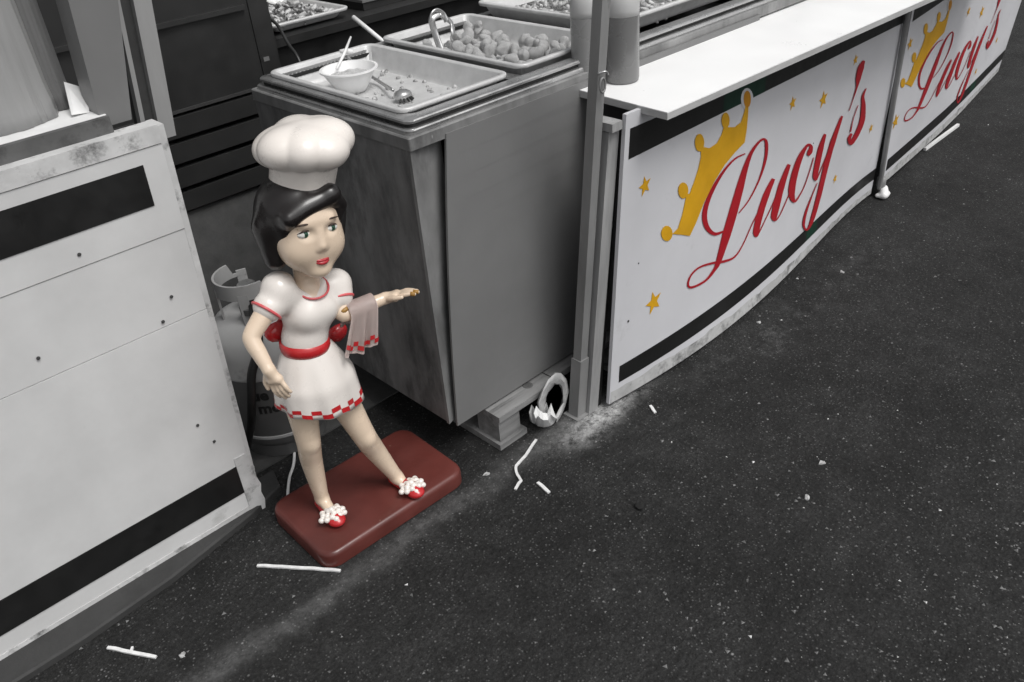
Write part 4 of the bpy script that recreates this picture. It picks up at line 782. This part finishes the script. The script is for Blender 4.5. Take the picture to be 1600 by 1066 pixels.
# ------------------------------------------------------------------ gas cylinder
GX, GY, GR = .872, 2.085, .146
t = empty('gas_cylinder', (GX, GY, .006), 'squat grey gas bottle with black hose behind the statue', 'gas cylinder')
gc = (GX, GY, .006)
obj('foot_ring', lathe(B(), gc, [(.118, 0), (.124, .002), (.124, .045), (.118, .047)], 48), M['gas_dark'], t, auto=40)
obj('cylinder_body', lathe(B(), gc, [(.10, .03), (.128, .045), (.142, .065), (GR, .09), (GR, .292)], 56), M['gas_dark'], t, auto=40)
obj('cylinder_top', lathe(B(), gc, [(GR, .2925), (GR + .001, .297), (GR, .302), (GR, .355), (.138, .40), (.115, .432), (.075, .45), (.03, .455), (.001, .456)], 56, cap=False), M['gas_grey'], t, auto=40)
obj('seam', lathe(B(), gc, [(GR - .001, .083), (GR + .002, .086), (GR + .002, .094), (GR - .001, .097)], 56), M['gas_grey'], t, auto=40)
bm = B(); prev = None
for i in range(29):
    a = R(60 + i * 250 / 28); hgt = .555 if 3 < i < 25 else .52
    ring_ = [bm.verts.new((GX + r_ * math.cos(a), GY + r_ * math.sin(a), .006 + z)) for r_, z in ((.080, .522), (.086, .522), (.086, hgt + .012), (.080, hgt + .012))]
    if prev:
        for k in range(4): bm.faces.new((prev[k], prev[(k + 1) % 4], ring_[(k + 1) % 4], ring_[k]))
    else: bm.faces.new(ring_)
    prev = ring_
bm.faces.new(prev[::-1]); obj('handle_ring', bm, M['gas_grey'], t, auto=40)
for dg_ in (70, 160, 235, 300):
    a = R(dg_); p = Vector((GX + .083 * math.cos(a), GY + .083 * math.sin(a), 0)); tv = Vector((-math.sin(a), math.cos(a), 0)) * .014; nv = Vector((math.cos(a), math.sin(a), 0)) * .003
    bm = B(); hexa(bm, [p - tv - nv + V((0, 0, .43)), p + tv - nv + V((0, 0, .43)), p + tv + nv + V((0, 0, .43)), p - tv + nv + V((0, 0, .43)), p - tv - nv + V((0, 0, .545)), p + tv - nv + V((0, 0, .545)), p + tv + nv + V((0, 0, .545)), p - tv + nv + V((0, 0, .545))])
    obj('handle_strut', bm, M['gas_grey'], t, bevel=.002)
obj('valve', lathe(B(), (GX, GY, .462), [(.022, 0), (.022, .025), (.014, .03), (.014, .055), (.026, .057), (.026, .075), (.02, .08)], 18), M['steel'], t, auto=40)
hz = [(GX - .012, GY - .02, .51), (GX - .04, GY - .10, .50), (GX - .075, GY - .150, .43), (GX - .118, GY - .155, .36), (GX - .140, GY - .150, .27), (GX - .150, GY - .10, .15), (GX - .175, GY - .02, .03), (GX - .20, GY + .2, .014)]
obj('hose', tube(B(), spline(hz, 6), .0125, 10), M['gas_black'], t, smooth=True)
obj('regulator', lathe(B(), (GX - .028, GY - .055, .478), [(.024, 0), (.03, .004), (.03, .022), (.02, .028)], 18), M['gas_dark'], t, auto=40)
def on_cyl(a0, z0):
    def f(x, y, z): a = a0 + x / GR; r_ = GR + .0006 + z * .5; return (GX + r_ * math.cos(a), GY + r_ * math.sin(a), z0 + y)
    return f
obj('lettering', remap(text_mesh('ue', .05, bold=.0018), on_cyl(R(-141), .235)), M['gas_black'], t)
obj('lettering', remap(text_mesh('mo', .05, bold=.0018), on_cyl(R(-137), .188)), M['gas_black'], t)
bm = B(); vs = []
for i in range(20):
    f = i / 19; a = R(-92 + 18 * f ** 1.6); z = .11 + .10 * f; w_ = .006
    vs.append([bm.verts.new((GX + (GR + .0012) * math.cos(a + s * w_ / GR), GY + (GR + .0012) * math.sin(a + s * w_ / GR), z)) for s in (-1, 1)])
for a, b in zip(vs[:-1], vs[1:]): bm.faces.new((a[0], a[1], b[1], b[0]))
obj('painted_line', bm, M['gas_grey'], t)
cb = [(.86, 2.02, .006), onz(459, 724, .006), onz(452, 748, .006), onz(450, 780, .006), (.72, 1.80, .006), (.80, 1.775, .006)]
o = obj('white_cable', tube(B(), spline(cb, 6), .0045, 8), M['plastic_white'], smooth=True); tag(o, 'thin white cable on the ground behind the red plinth', 'cable')

# ------------------------------------------------------------------ litter
def stick(name, pix, wid, label, seed, hgt=.0022, cat='litter', par=None):
    P = [onz(x, y, .003) for x, y in pix]; bm = B(); n_ = []; rr = random.Random(seed)
    P = [P[0]] + [a.lerp(b, f) for a, b in zip(P[:-1], P[1:]) for f in (.33, .67, 1.0)]
    for p in P[1:-1]: p += Vector((rr.uniform(-.0012, .0012), rr.uniform(-.0012, .0012), rr.uniform(0, .002)))
    for i, p in enumerate(P):
        a = P[max(i - 1, 0)]; b = P[min(i + 1, len(P) - 1)]; d = (b - a).normalized(); q = Vector((-d.y, d.x, 0)) * wid * (.5 if 0 < i < len(P) - 1 else .45)
        n_.append([bm.verts.new(p - q - V((0, 0, hgt))), bm.verts.new(p + q - V((0, 0, hgt))), bm.verts.new(p + q + V((0, 0, hgt))), bm.verts.new(p - q + V((0, 0, hgt)))])
    for a, b in zip(n_[:-1], n_[1:]):
        for k in range(4): bm.faces.new((a[k], a[(k + 1) % 4], b[(k + 1) % 4], b[k]))
    bm.faces.new(n_[0][::-1]); bm.faces.new(n_[-1]); o = obj(name, bm, M['straw_white'], par, bevel=.0006)
    if par is not None: return o
    tag(o, label, cat, 'white litter on the asphalt'); return o
def scrap(px, py, label, seed):
    c = onz(px, py, .0); rr = random.Random(seed); bm = B(); n_ = 9; a0 = rr.uniform(0, 6); ex = rr.uniform(1.2, 2.0)
    lo_, hi_ = [], []
    for k in range(n_):
        a = 2 * math.pi * k / n_; q = .007 * rr.uniform(.55, 1.25); x, y = q * ex * math.cos(a), q * math.sin(a)
        x, y = x * math.cos(a0) - y * math.sin(a0), x * math.sin(a0) + y * math.cos(a0)
        lo_.append(bm.verts.new((c.x + x, c.y + y, .0005))); hi_.append(bm.verts.new((c.x + x * .93, c.y + y * .93, rr.uniform(.0018, .006))))
    tp = bm.verts.new((c.x, c.y, rr.uniform(.002, .007)))
    for k in range(n_): bm.faces.new((lo_[k], lo_[(k + 1) % n_], hi_[(k + 1) % n_], hi_[k])); bm.faces.new((hi_[k], hi_[(k + 1) % n_], tp))
    o = obj('paper_scrap', bm, M['scrap']); tag(o, label, 'litter', 'white litter on the asphalt'); return o
stick('plastic_strip', [(402, 884), (440, 886), (490, 889), (532, 892)], .0085, 'long straight white strip in front of the red plinth', 1, cat='litter')
stp = stick('plastic_strip', [(168, 1012), (205, 1020), (244, 1027)], .0085, 'white strip with a small barb near the kerb at lower left', 2, cat='litter')
stick('barb', [(206, 1018), (207, 1011)], .006, None, 3, par=stp)
scrap(285.5, 1024.0, 'short white scrap right of the barbed strip at lower left', 4)
stick('plastic_strip', [(838, 687), (822, 712), (806, 728), (808, 742), (814, 752), (805, 765)], .0075, 'bent zigzag white strip on the pavement by the pallet', 5, cat='litter')
stick('plastic_strip', [(840, 754), (858, 770)], .010, 'short straight white stub beside the zigzag strip', 6, cat='litter')
stick('cigarette_end', [(1016, 634), (1024, 645)], .009, 'white stub lying on the asphalt right of the sign corner', 7, cat='litter')
scrap(1316.0, 425.5, 'pale flat scrap on the asphalt below the middle of the sign', 8)
scrap(1185.5, 504.5, 'small pale scrap close under the bowed sign edge', 9)
scrap(1261.0, 778.0, 'pale torn scrap alone on the open asphalt', 10)
scrap(1285.5, 724.0, 'pale round scrap on the open asphalt above the torn one', 11)
scrap(760.0, 741.5, 'thin pale shaving beside the corner of the red plinth', 12)
bm = blob(31, .012, 2, .4); c = onz(999, 791, .007)
for v in bm.verts: v.co = Vector((v.co.x * .8, v.co.y * 1.2, v.co.z * .35)) + c
o = obj('black_scrap', bm, M['grit_dark']); tag(o, 'small black scrap alone on the asphalt', 'litter')
rr = random.Random(5); bm = B()
for i in range(3600):
    x, y = (rr.uniform(.0, 6.5), rr.uniform(-.9, 1.75)) if i < 2400 else (rr.gauss(1.45, .45), rr.gauss(.25, .35))
    if y > 1.34 + .03 * x and x > 1.0: continue
    s = rr.choice((.0013, .0016, .002, .0025, .004)) * rr.uniform(.8, 1.5); a = rr.uniform(0, 6.28)
    vs = [bm.verts.new((x + s * math.cos(a + k * 2.09) * rr.uniform(.6, 1.5), y + s * math.sin(a + k * 2.09) * rr.uniform(.6, 1.5), 0)) for k in range(3)]
    tp = bm.verts.new((x, y, s * rr.uniform(.5, 1.0)))
    mi = 0 if rr.random() < .965 else 1
    for k in range(3): bm.faces.new((vs[k], vs[(k + 1) % 3], tp)).material_index = mi
o = obj('grit', bm, [M['grit'], M['straw_white']], origin=(0, 0, 0)); tag(o, 'pale grit and crumbs scattered over the dark asphalt', kind='stuff')

# ------------------------------------------------------------------ painted cook figure on a red plinth
ST = Vector((.868, 1.632, 0))
t = empty('cook_statue', tuple(ST), 'painted figure of a cook in white dress and chef hat on a dark red plinth', 'statue')
rz = R(-1.5)
def pl(x, y): return (ST.x + x * math.cos(rz) - y * math.sin(rz), ST.y + x * math.sin(rz) + y * math.cos(rz))
bm = B(); PH = .050
loft(bm, [[(*pl(x, y), z) for x, y in rrect(-.235 + i, .235 - i, -.148 + i, .148 - i, .045 - i * .6, 8)] for i, z in ((.004, 0), (0, .003), (0, PH - .014), (.002, PH - .007), (.006, PH - .002), (.012, PH))], True, True)
obj('plinth', bm, M['plinth'], t, auto=45)

P = lambda px, py, y: np.array(ony(px, py, y))
hip = P(486, 582, 1.615); waist = P(476, 535, 1.615); chest = P(482, 478, 1.610); neck0 = P(479, 440, 1.612)
HC = np.array([.832, 1.598, .862])
shR, elR, wrR = P(436, 452, 1.615), P(391, 528, 1.60), P(420, 578, 1.55)
shL, elL, wrL = P(524, 446, 1.610), P(536, 492, 1.57), P(602, 466, 1.545)
hpR, knR, anR = P(462, 592, 1.62), P(482, 690, 1.612), P(503, 778, 1.648)
hpL, knL, anL = P(512, 586, 1.615), P(570, 682, 1.575), P(620, 748, 1.572)
anR[2] = max(anR[2], PH + .030); anL[2] = max(anL[2], PH + .030)
lo = np.array([.55, 1.40, .04]); hi = np.array([1.15, 1.80, 1.0])
S = SDF(lo, hi, .003)
# trunk
S.ell(hip, (.066, .052, .055), k=.02).cone(hip, waist, .052, .044, .02).cone(waist, chest, .043, .052, .02).ell(chest, (.062, .046, .05), k=.02)
S.cone(chest + [0, 0, .02], neck0, .040, .024, .02).cone(neck0 - [0, 0, .01], HC - [0, -.008, .07], .0235, .023, .012)
# legs
for hp, kn, an, dx in ((hpR, knR, anR, -1), (hpL, knL, anL, 1)):
    mid = (hp + kn) / 2
    calf = kn + (an - kn) * .35 + np.array([0, .008, 0])
    S.chain([hp, mid, kn, calf, an], [.047, .038, .0290, .0300, .0165], .002, k0=.02)
    S.ell(kn + [0, -.012, 0], (.018, .020, .022), k=.012)
    S.cone(an, an + np.array([.004 * dx, -.045, -.020]), .017, .014, .01)
# arms
for sh, el, wr in ((shR, elR, wrR), (shL, elL, wrL)):
    S.ell(sh, (.030, .030, .030), k=.02)
    S.chain([sh, sh + (el - sh) * .5, el - (el - sh) * .08, el + (wr - el) * .12, el + (wr - el) * .5, wr], [.027, .0235, .020, .0195, .0185, .0135], .002, k0=.02)
# right hand resting on the hip, left hand held out palm up
def hand(wr, d, side, nrm, curl, sp=.0085):
    d = d / np.linalg.norm(d); nrm = nrm - d * (nrm @ d); nrm /= np.linalg.norm(nrm); side = np.cross(nrm, d) * side
    palm = wr + d * .026
    S.cone(wr, palm - side * .007, .0125, .0120, .006).cone(wr, palm + side * .007, .0125, .0115, .006).cone(palm - side * .009, palm + side * .009 + d * .004, .0105, .0105, .006)
    tips = []
    for i, (o, l) in enumerate(((-1.5, .040), (-.5, .047), (.5, .044), (1.5, .034))):
        b = palm + d * .008 + side * o * sp; k1 = b + d * l * .45 + nrm * curl * .2 * l + side * o * .0025; k2 = k1 + d * l * .32 - nrm * curl * .1 * l; k3 = k2 + d * l * .26 - nrm * curl * .30 * l
        S.chain([b, k1, k2, k3], [.0066, .0060, .0054, .0044], .001, n=2); tips.append((k2, k3))
    b = wr + d * .010 - side * .012; k1 = b + d * .018 - side * .014 + nrm * .002; k2 = k1 + d * .018 - side * .004
    S.chain([b, k1, k2], [.0080, .0066, .0052], .001, n=2)
    return tips
hand(wrR, np.array([.20, -.25, -1.0]), 1, np.array([-.8, -.5, 0]), .35)
tipsL = hand(wrL, P(644, 456, 1.50) - wrL, 1, np.array([0, .25, 1.0]), .25)
obj('figure', S.mesh('figure'), M['skin'], t, smooth=True)
# head, as its own finer sculpt
FACE = np.array([-.10, -1.0, 0]); FACE /= np.linalg.norm(FACE); SD = np.array([-FACE[1], FACE[0], 0]); UP = np.array([.10, .02, 1.0]); UP -= FACE * (UP @ FACE); UP /= np.linalg.norm(UP); SD = np.cross(UP, -FACE); SD /= np.linalg.norm(SD)
if SD[0] < 0: SD = -SD
ROT = np.stack([SD, -FACE, UP], 1)
hp_ = lambda x, f, z: HC + SD * x + FACE * f + UP * z
S = SDF(HC - .14, HC + .14, .002)
S.ell(hp_(0, -.006, .018), (.071, .074, .074), ROT, .01).ell(hp_(0, .012, -.035), (.055, .056, .058), ROT, .03)
S.ell(hp_(0, .046, -.078), (.020, .018, .014), ROT, .022)                                   # chin
S.ell(hp_(-.032, .034, -.036), (.022, .020, .022), ROT, .03).ell(hp_(.032, .034, -.036), (.022, .020, .022), ROT, .03)
S.cone(hp_(0, .062, .004), hp_(0, .0695, -.022), .0048, .0072, .012).ell(hp_(-.007, .066, -.028), (.0048, .005, .004), ROT, .006).ell(hp_(.007, .066, -.028), (.0048, .005, .004), ROT, .005)
S.ell(hp_(-.027, .074, .004), (.015, .013, .010), ROT, .010, cut=True).ell(hp_(.027, .074, .004), (.015, .013, .010), ROT, .010, cut=True)
S.cone(hp_(-.026, .058, .022), hp_(.026, .058, .022), .006, .006, .012)
S.cone(hp_(0, -.01, -.06), hp_(0, -.015, -.12), .025, .025, .015)
for s in (-1, 1): S.ell(hp_(.070 * s, -.008, -.012), (.007, .014, .020), ROT, .006)
hd = obj('head', S.mesh('head'), M['skin'], t, smooth=True)
def ellmesh(c, r_, sub=3):
    bm = B(); bmesh.ops.create_icosphere(bm, subdivisions=sub, radius=1)
    mt_ = Matrix([list(ROT[i]) for i in range(3)])
    for v in bm.verts: v.co = Vector(c) + mt_ @ Vector((v.co.x * r_[0], v.co.y * r_[1], v.co.z * r_[2]))
    return bm
for s in (-1, 1):
    obj('eye', ellmesh(hp_(.027 * s, .0565, .003), (.0128, .0085, .0082)), M['eye_white'], hd, smooth=True)
    obj('iris', ellmesh(hp_(.027 * s + .001, .0620, .003), (.0060, .0032, .0062)), M['iris'], hd, smooth=True)
    obj('pupil', ellmesh(hp_(.027 * s + .001, .0637, .003), (.0028, .0018, .0028), 2), M['gas_black'], hd, smooth=True)
    obj('eyelid', tube(B(), [hp_(.027 * s + x, .0655 - 55 * x * x, .003 + .0082 - 45 * x * x) for x in np.linspace(-.0125, .0125, 9)], [.0006, .0012, .0016, .0018, .0019, .0018, .0016, .0012, .0006], 6), M['brow'], hd, smooth=True)
    obj('eyebrow', tube(B(), [hp_(.028 * s + x, .0668 - 28 * x * x - .12 * x * s, .0235 - 16 * x * x) for x in np.linspace(-.015, .014, 9)], [.0006, .0012, .0017, .0019, .0019, .0018, .0015, .0011, .0005], 6), M['brow'], hd, smooth=True)
obj('lips', tube(B(), [hp_(x, .0668 - 18 * x * x, -.0520 + 9 * x * x) for x in np.linspace(-.016, .016, 11)], [.0008, .0020, .0028, .0032, .0034, .0030, .0034, .0032, .0028, .0020, .0008], 8), M['lip_red'], hd, smooth=True)
obj('lips', tube(B(), [hp_(x, .0668 - 18 * x * x, -.0570 + 14 * x * x) for x in np.linspace(-.014, .014, 11)], [.0008, .0020, .0030, .0037, .0041, .0042, .0041, .0037, .0030, .0020, .0008], 8), M['lip_red'], hd, smooth=True)
# plain bobbed hair, side swept, tied low at the back
S = SDF(HC - .17, HC + .17, .0022)
S.ell(hp_(0, -.012, .020), (.081, .080, .080), ROT, .012)
S.cone(hp_(-.066, -.012, .0), hp_(-.060, -.006, -.058), .026, .021, .02).cone(hp_(.066, -.012, .0), hp_(.060, -.006, -.058), .026, .021, .02)
S.cone(hp_(0, -.05, .0), hp_(0, -.046, -.062), .050, .036, .02)
S.ell(hp_(.0, .075, -.030), (.057, .060, .082), ROT, .012, cut=True)
S.ell(hp_(.020, .085, .030), (.045, .036, .030), ROT, .010, cut=True)
S.cone(hp_(.035, .052, .062), hp_(-.048, .050, .034), .018, .015, .014).cone(hp_(.035, .050, .062), hp_(.062, .030, .030), .016, .014, .012)
hr = obj('hair', S.mesh('hair'), M['hair'], t, smooth=True)
HS = 1.20; PV = Vector(hp_(0, 0, -.085)) - ST
for o in [hd, hr] + list(hd.children): o.data.transform(Matrix.Translation(PV) @ Matrix.Scale(HS, 4) @ Matrix.Translation(-PV))
bpy.context.view_layer.update()
PVW = np.array(PV + ST)
# chef hat
HB = np.array(P(492, 284, 1.590)); HT = np.array(P(478, 229, 1.590))
S = SDF(HB - [.17, .17, .06], HB + [.17, .17, .22], .0028)
ax_ = HT - HB; ax_ /= np.linalg.norm(ax_)
b0 = PVW + HS * (hp_(.012, -.012, .068) - PVW); b1 = b0 + (np.array(HT) - b0) * .62
S.cone(b0, b1, .070, .072, .006)
cT = HT
for a, r_, dz in ((0.3, .056, -.004), (1.35, .054, .004), (2.4, .058, -.004), (3.3, .055, .006), (4.15, .050, .002), (4.9, .056, -.006), (5.6, .050, .004)):
    S.ell(cT + np.array([math.cos(a) * .058, math.sin(a) * .052, dz + .006]), (r_, r_, .042), None, .004)
S.ell(cT + np.array([0, 0, .012]), (.085, .080, .044), None, .02)
obj('chef_hat', S.mesh('chef_hat'), M['hat_white'], t, smooth=True)
bt = []
for a in np.linspace(0, 2 * math.pi, 30, endpoint=False): bt.append(Vector(b0 + (b1 - b0) * .05 + SD * .0665 * math.cos(a) - FACE * -.0665 * math.sin(a)))
# dress: bodice, skirt with fluted hem, cap sleeves
S = SDF(lo, hi, .003)
S.cone(waist - [0, 0, .01], waist + [0, 0, .01], .049, .048, .012).cone(waist, chest - [0, 0, .004], .049, .056, .02).ell(chest + [0, -.003, -.006], (.068, .053, .050), None, .02)
S.ell(chest + [-.026, -.030, -.006], (.026, .024, .026), None, .02).ell(chest + [.026, -.030, -.006], (.026, .024, .026), None, .02)
S.cone(chest + [-.034, .0, .030], chest + [.034, .0, .030], .034, .034, .015)
for sh, el in ((shR, elR), (shL, elL)):
    S.ell(sh + [0, 0, .004], (.040, .040, .037), None, .02).cone(sh + (chest - sh) * .2, sh + (el - sh) * .36, .038, .035, .012)
S.ell(neck0 + np.array([.0, -.022, .022]), (.036, .040, .034), None, .008, cut=True)
obj('bodice', S.mesh('bodice'), M['gloss_white'], t, smooth=True)
HEM = .418
def skirt_pt(a, f, off=0.0):
    """f = 0 at the waist, 1 at the hem"""
    c = waist + (np.array([hip[0] + .008, hip[1], HEM]) - waist) * f
    rx = .050 + .044 * min(1, (f / .55)) ** .8 + .014 * f; ry = .046 + .034 * min(1, f / .6) ** .8 + .016 * f
    fl = 1 + .045 * f * f * math.sin(7 * a + .6) + .018 * f * math.sin(13 * a)
    z = c[2] + .020 * f * f * (math.cos(a - 2.7)) + (.004 * math.sin(7 * a) * f)
    return Vector((c[0] + (rx * fl + off) * math.cos(a), c[1] + (ry * fl + off) * math.sin(a), z))
NA = 84; bm = B()
loft(bm, [[skirt_pt(2 * math.pi * k / NA, f) for k in range(NA)] for f in np.linspace(0, 1, 16)] + [[skirt_pt(2 * math.pi * k / NA, f, -.004) for k in range(NA)] for f in (1.0, .9, .7, .4)])
sk = obj('skirt', bm, M['gloss_white'], t, smooth=True)
bm = B(); NCH = 28
for row, (f0, f1) in enumerate(((.84, .912), (.912, .984))):
    for k in range(NCH):
        if (k + row) % 2: continue
        for h in range(2):
            a0, a1 = 2 * math.pi * (k + h / 2) / NCH, 2 * math.pi * (k + (h + 1) / 2) / NCH
            bm.faces.new([bm.verts.new(skirt_pt(a, f, .0012)) for a, f in ((a0, f1), (a1, f1), (a1, f0), (a0, f0))])
bmesh.ops.remove_doubles(bm, verts=bm.verts[:], dist=1e-5)
obj('checked_hem', bm, M['red_paint'], sk)
# red sash with a bow at the back, pink piping
bm = B(); loops = []
for dz, o in ((-.016, .001), (-.012, .006), (0, .008), (.012, .006), (.016, .001)):
    loops.append([(waist[0] + (.052 + o) * math.cos(a), waist[1] + (.051 + o) * math.sin(a), waist[2] - .004 + dz + .006 * math.cos(a) * -1) for a in np.linspace(0, 2 * math.pi, 40, endpoint=False)])
loft(bm, loops); sash = obj('sash', bm, M['red_paint'], t, smooth=True)
for c, r_ in ((P(432, 518, 1.672), (.030, .018, .026)), (P(446, 506, 1.69), (.02, .02, .02)), (P(528, 520, 1.685), (.028, .016, .024))):
    bm = blob(3, 1, 2, .15)
    for v in bm.verts: v.co = Vector((v.co.x * r_[0], v.co.y * r_[1], v.co.z * r_[2])) + Vector(c)
    obj('bow', bm, M['red_paint'], sash, smooth=True)
nk = neck0 + np.array([.0, -.016, .0])
obj('piping', tube(B(), [(nk[0] + .037 * math.cos(a), nk[1] + .032 * math.sin(a) - .006, nk[2] - .006 + .016 * math.sin(a)) for a in np.linspace(0, 2 * math.pi, 30, endpoint=False)], .0028, 6, close=True), M['pink_trim'], t, smooth=True)
for sh, el in ((shR, elR), (shL, elL)):
    d = (el - sh) / np.linalg.norm(el - sh); c = sh + (el - sh) * .44; u_ = np.cross(d, [0, 1, 0]); u_ /= np.linalg.norm(u_); v_ = np.cross(d, u_)
    obj('piping', tube(B(), [c + u_ * .0345 * math.cos(a) + v_ * .0345 * math.sin(a) for a in np.linspace(0, 2 * math.pi, 26, endpoint=False)], .0036, 6, close=True), M['pink_trim'], t, smooth=True)
# towel over the forearm
fa0, fa1 = elL + (wrL - elL) * .10, elL + (wrL - elL) * .72
dirf = (fa1 - fa0); side = np.array([dirf[1], -dirf[0], 0]); side /= np.linalg.norm(side)
if side[1] > 0: side = -side
bm = B(); NU_, NW = 26, 30; gv = []
for i in range(NU_ + 1):
    u = i / NU_; row = []
    for j in range(NW + 1):
        w_ = j / NW; s = (w_ - .42) / .42 if w_ < .42 else (w_ - .42) / .58
        top = fa0 + dirf * u
        if w_ < .42: L_ = -s * .07; ang = 1
        else: L_ = s * .115; ang = 1
        wrap = min(1.0, abs(L_) / .028)
        offs = (1 if w_ >= .42 else -1) * .027 * math.sin(wrap * math.pi / 2); z = top[2] + .025 * math.cos(wrap * math.pi / 2) - max(0, abs(L_) - .028)
        fall = max(0, abs(L_) - .028) / .1
        fold = .011 * math.sin(u * 15 + .6) * fall + .005 * math.sin(u * 27) * fall
        p = top + side * (offs + fold) + np.array([-.042 * fall * (1.15 - u * .6), 0, 0]); p[2] = z - .012 * fall * math.sin(u * 3)
        row.append(bm.verts.new(p))
    gv.append(row)
for i in range(NU_):
    for j in range(NW): bm.faces.new((gv[i][j], gv[i + 1][j], gv[i + 1][j + 1], gv[i][j + 1]))
bmesh.ops.solidify(bm, geom=bm.faces[:], thickness=.0025)
tw = obj('towel', bm, M['towel'], t, smooth=True)
bm = B()
for (ia, ja, iw, jw) in ((2, 25, 3, 2), (5, 27, 3, 2), (8, 25, 3, 2), (11, 27, 3, 2)):
    vs = [gv_co for gv_co in ()]
me_ = tw.data
def fore(u, w_):
    top = fa0 + dirf * u; s = (w_ - .42) / .58; L_ = s * .115; fall = max(0, L_ - .028) / .1
    fold = .011 * math.sin(u * 15 + .6) * fall + .005 * math.sin(u * 27) * fall
    p = top + side * (.027 + fold + .003) + np.array([-.042 * fall * (1.15 - u * .6), 0, 0]); p[2] = top[2] - (L_ - .028) - .012 * fall * math.sin(u * 3); return Vector(p)
for row in range(2):
    for k in range(8):
        if (k + row) % 2: continue
        w0 = .86 + row * .05; w1 = w0 + .05
        for h in range(2):
            u0, u1 = (k + h / 2) / 8, (k + (h + 1) / 2) / 8; bm.faces.new([bm.verts.new(fore(u, w_)) for u, w_ in ((u0, w1), (u1, w1), (u1, w0), (u0, w0))])
obj('checked_border', bm, M['red_paint'], tw)
# bare worn fingertips and bangle
for a, b in tipsL[:2]:
    a, b = np.array(a), np.array(b); obj('worn_fingertip', tube(B(), [a + (b - a) * .1, b + (b - a) * .15], [.0063, .0053], 8), M['worn_gold'], t, smooth=True)
c = elL + (wrL - elL) * .04 + np.array([0, -.004, .016]); bm = blob(8, .012, 2, .2)
for v in bm.verts: v.co = Vector((v.co.x * 1.2, v.co.y, v.co.z * .6)) + Vector(c)
obj('worn_patch', bm, M['worn_gold'], t, smooth=True)
# red slip-on shoes with white pompons
for an, dx in ((anR, -1), (anL, 1)):
    S = SDF(an - [.09, .13, .09], an + [.09, .07, .06], .0022); z0 = PH
    toe = np.array([an[0] + .008 * dx, an[1] - .068, z0 + .014]); heel = np.array([an[0], an[1] + .014, z0 + .016])
    S.cone(heel, toe, .017, .019, .01).ell(toe + [0, -.004, 0], (.023, .026, .014), None, .01)
    f = S.f; zz = int((z0 + .0005 - S.lo[2]) / S.vox); f[:, :, :max(zz, 0)] = .05
    shoe = obj('shoe', S.mesh('shoe'), M['red_paint'], t, smooth=True)
    rr = random.Random(3 if dx > 0 else 6); S = SDF(toe - [.08, .08, .05], toe + [.08, .08, .08], .002)
    for k in range(20):
        a = k * 2.4; q = .0082 * math.sqrt(k); S.ell(toe + np.array([q * math.cos(a) * 1.0, .012 + q * math.sin(a) * .8, .024 - q * .45 + rr.uniform(-.002, .003)]), (.0082, .0082, .0078), None, .0015)
    obj('pompon', S.mesh('pompon'), M['hat_white'], shoe, smooth=True)
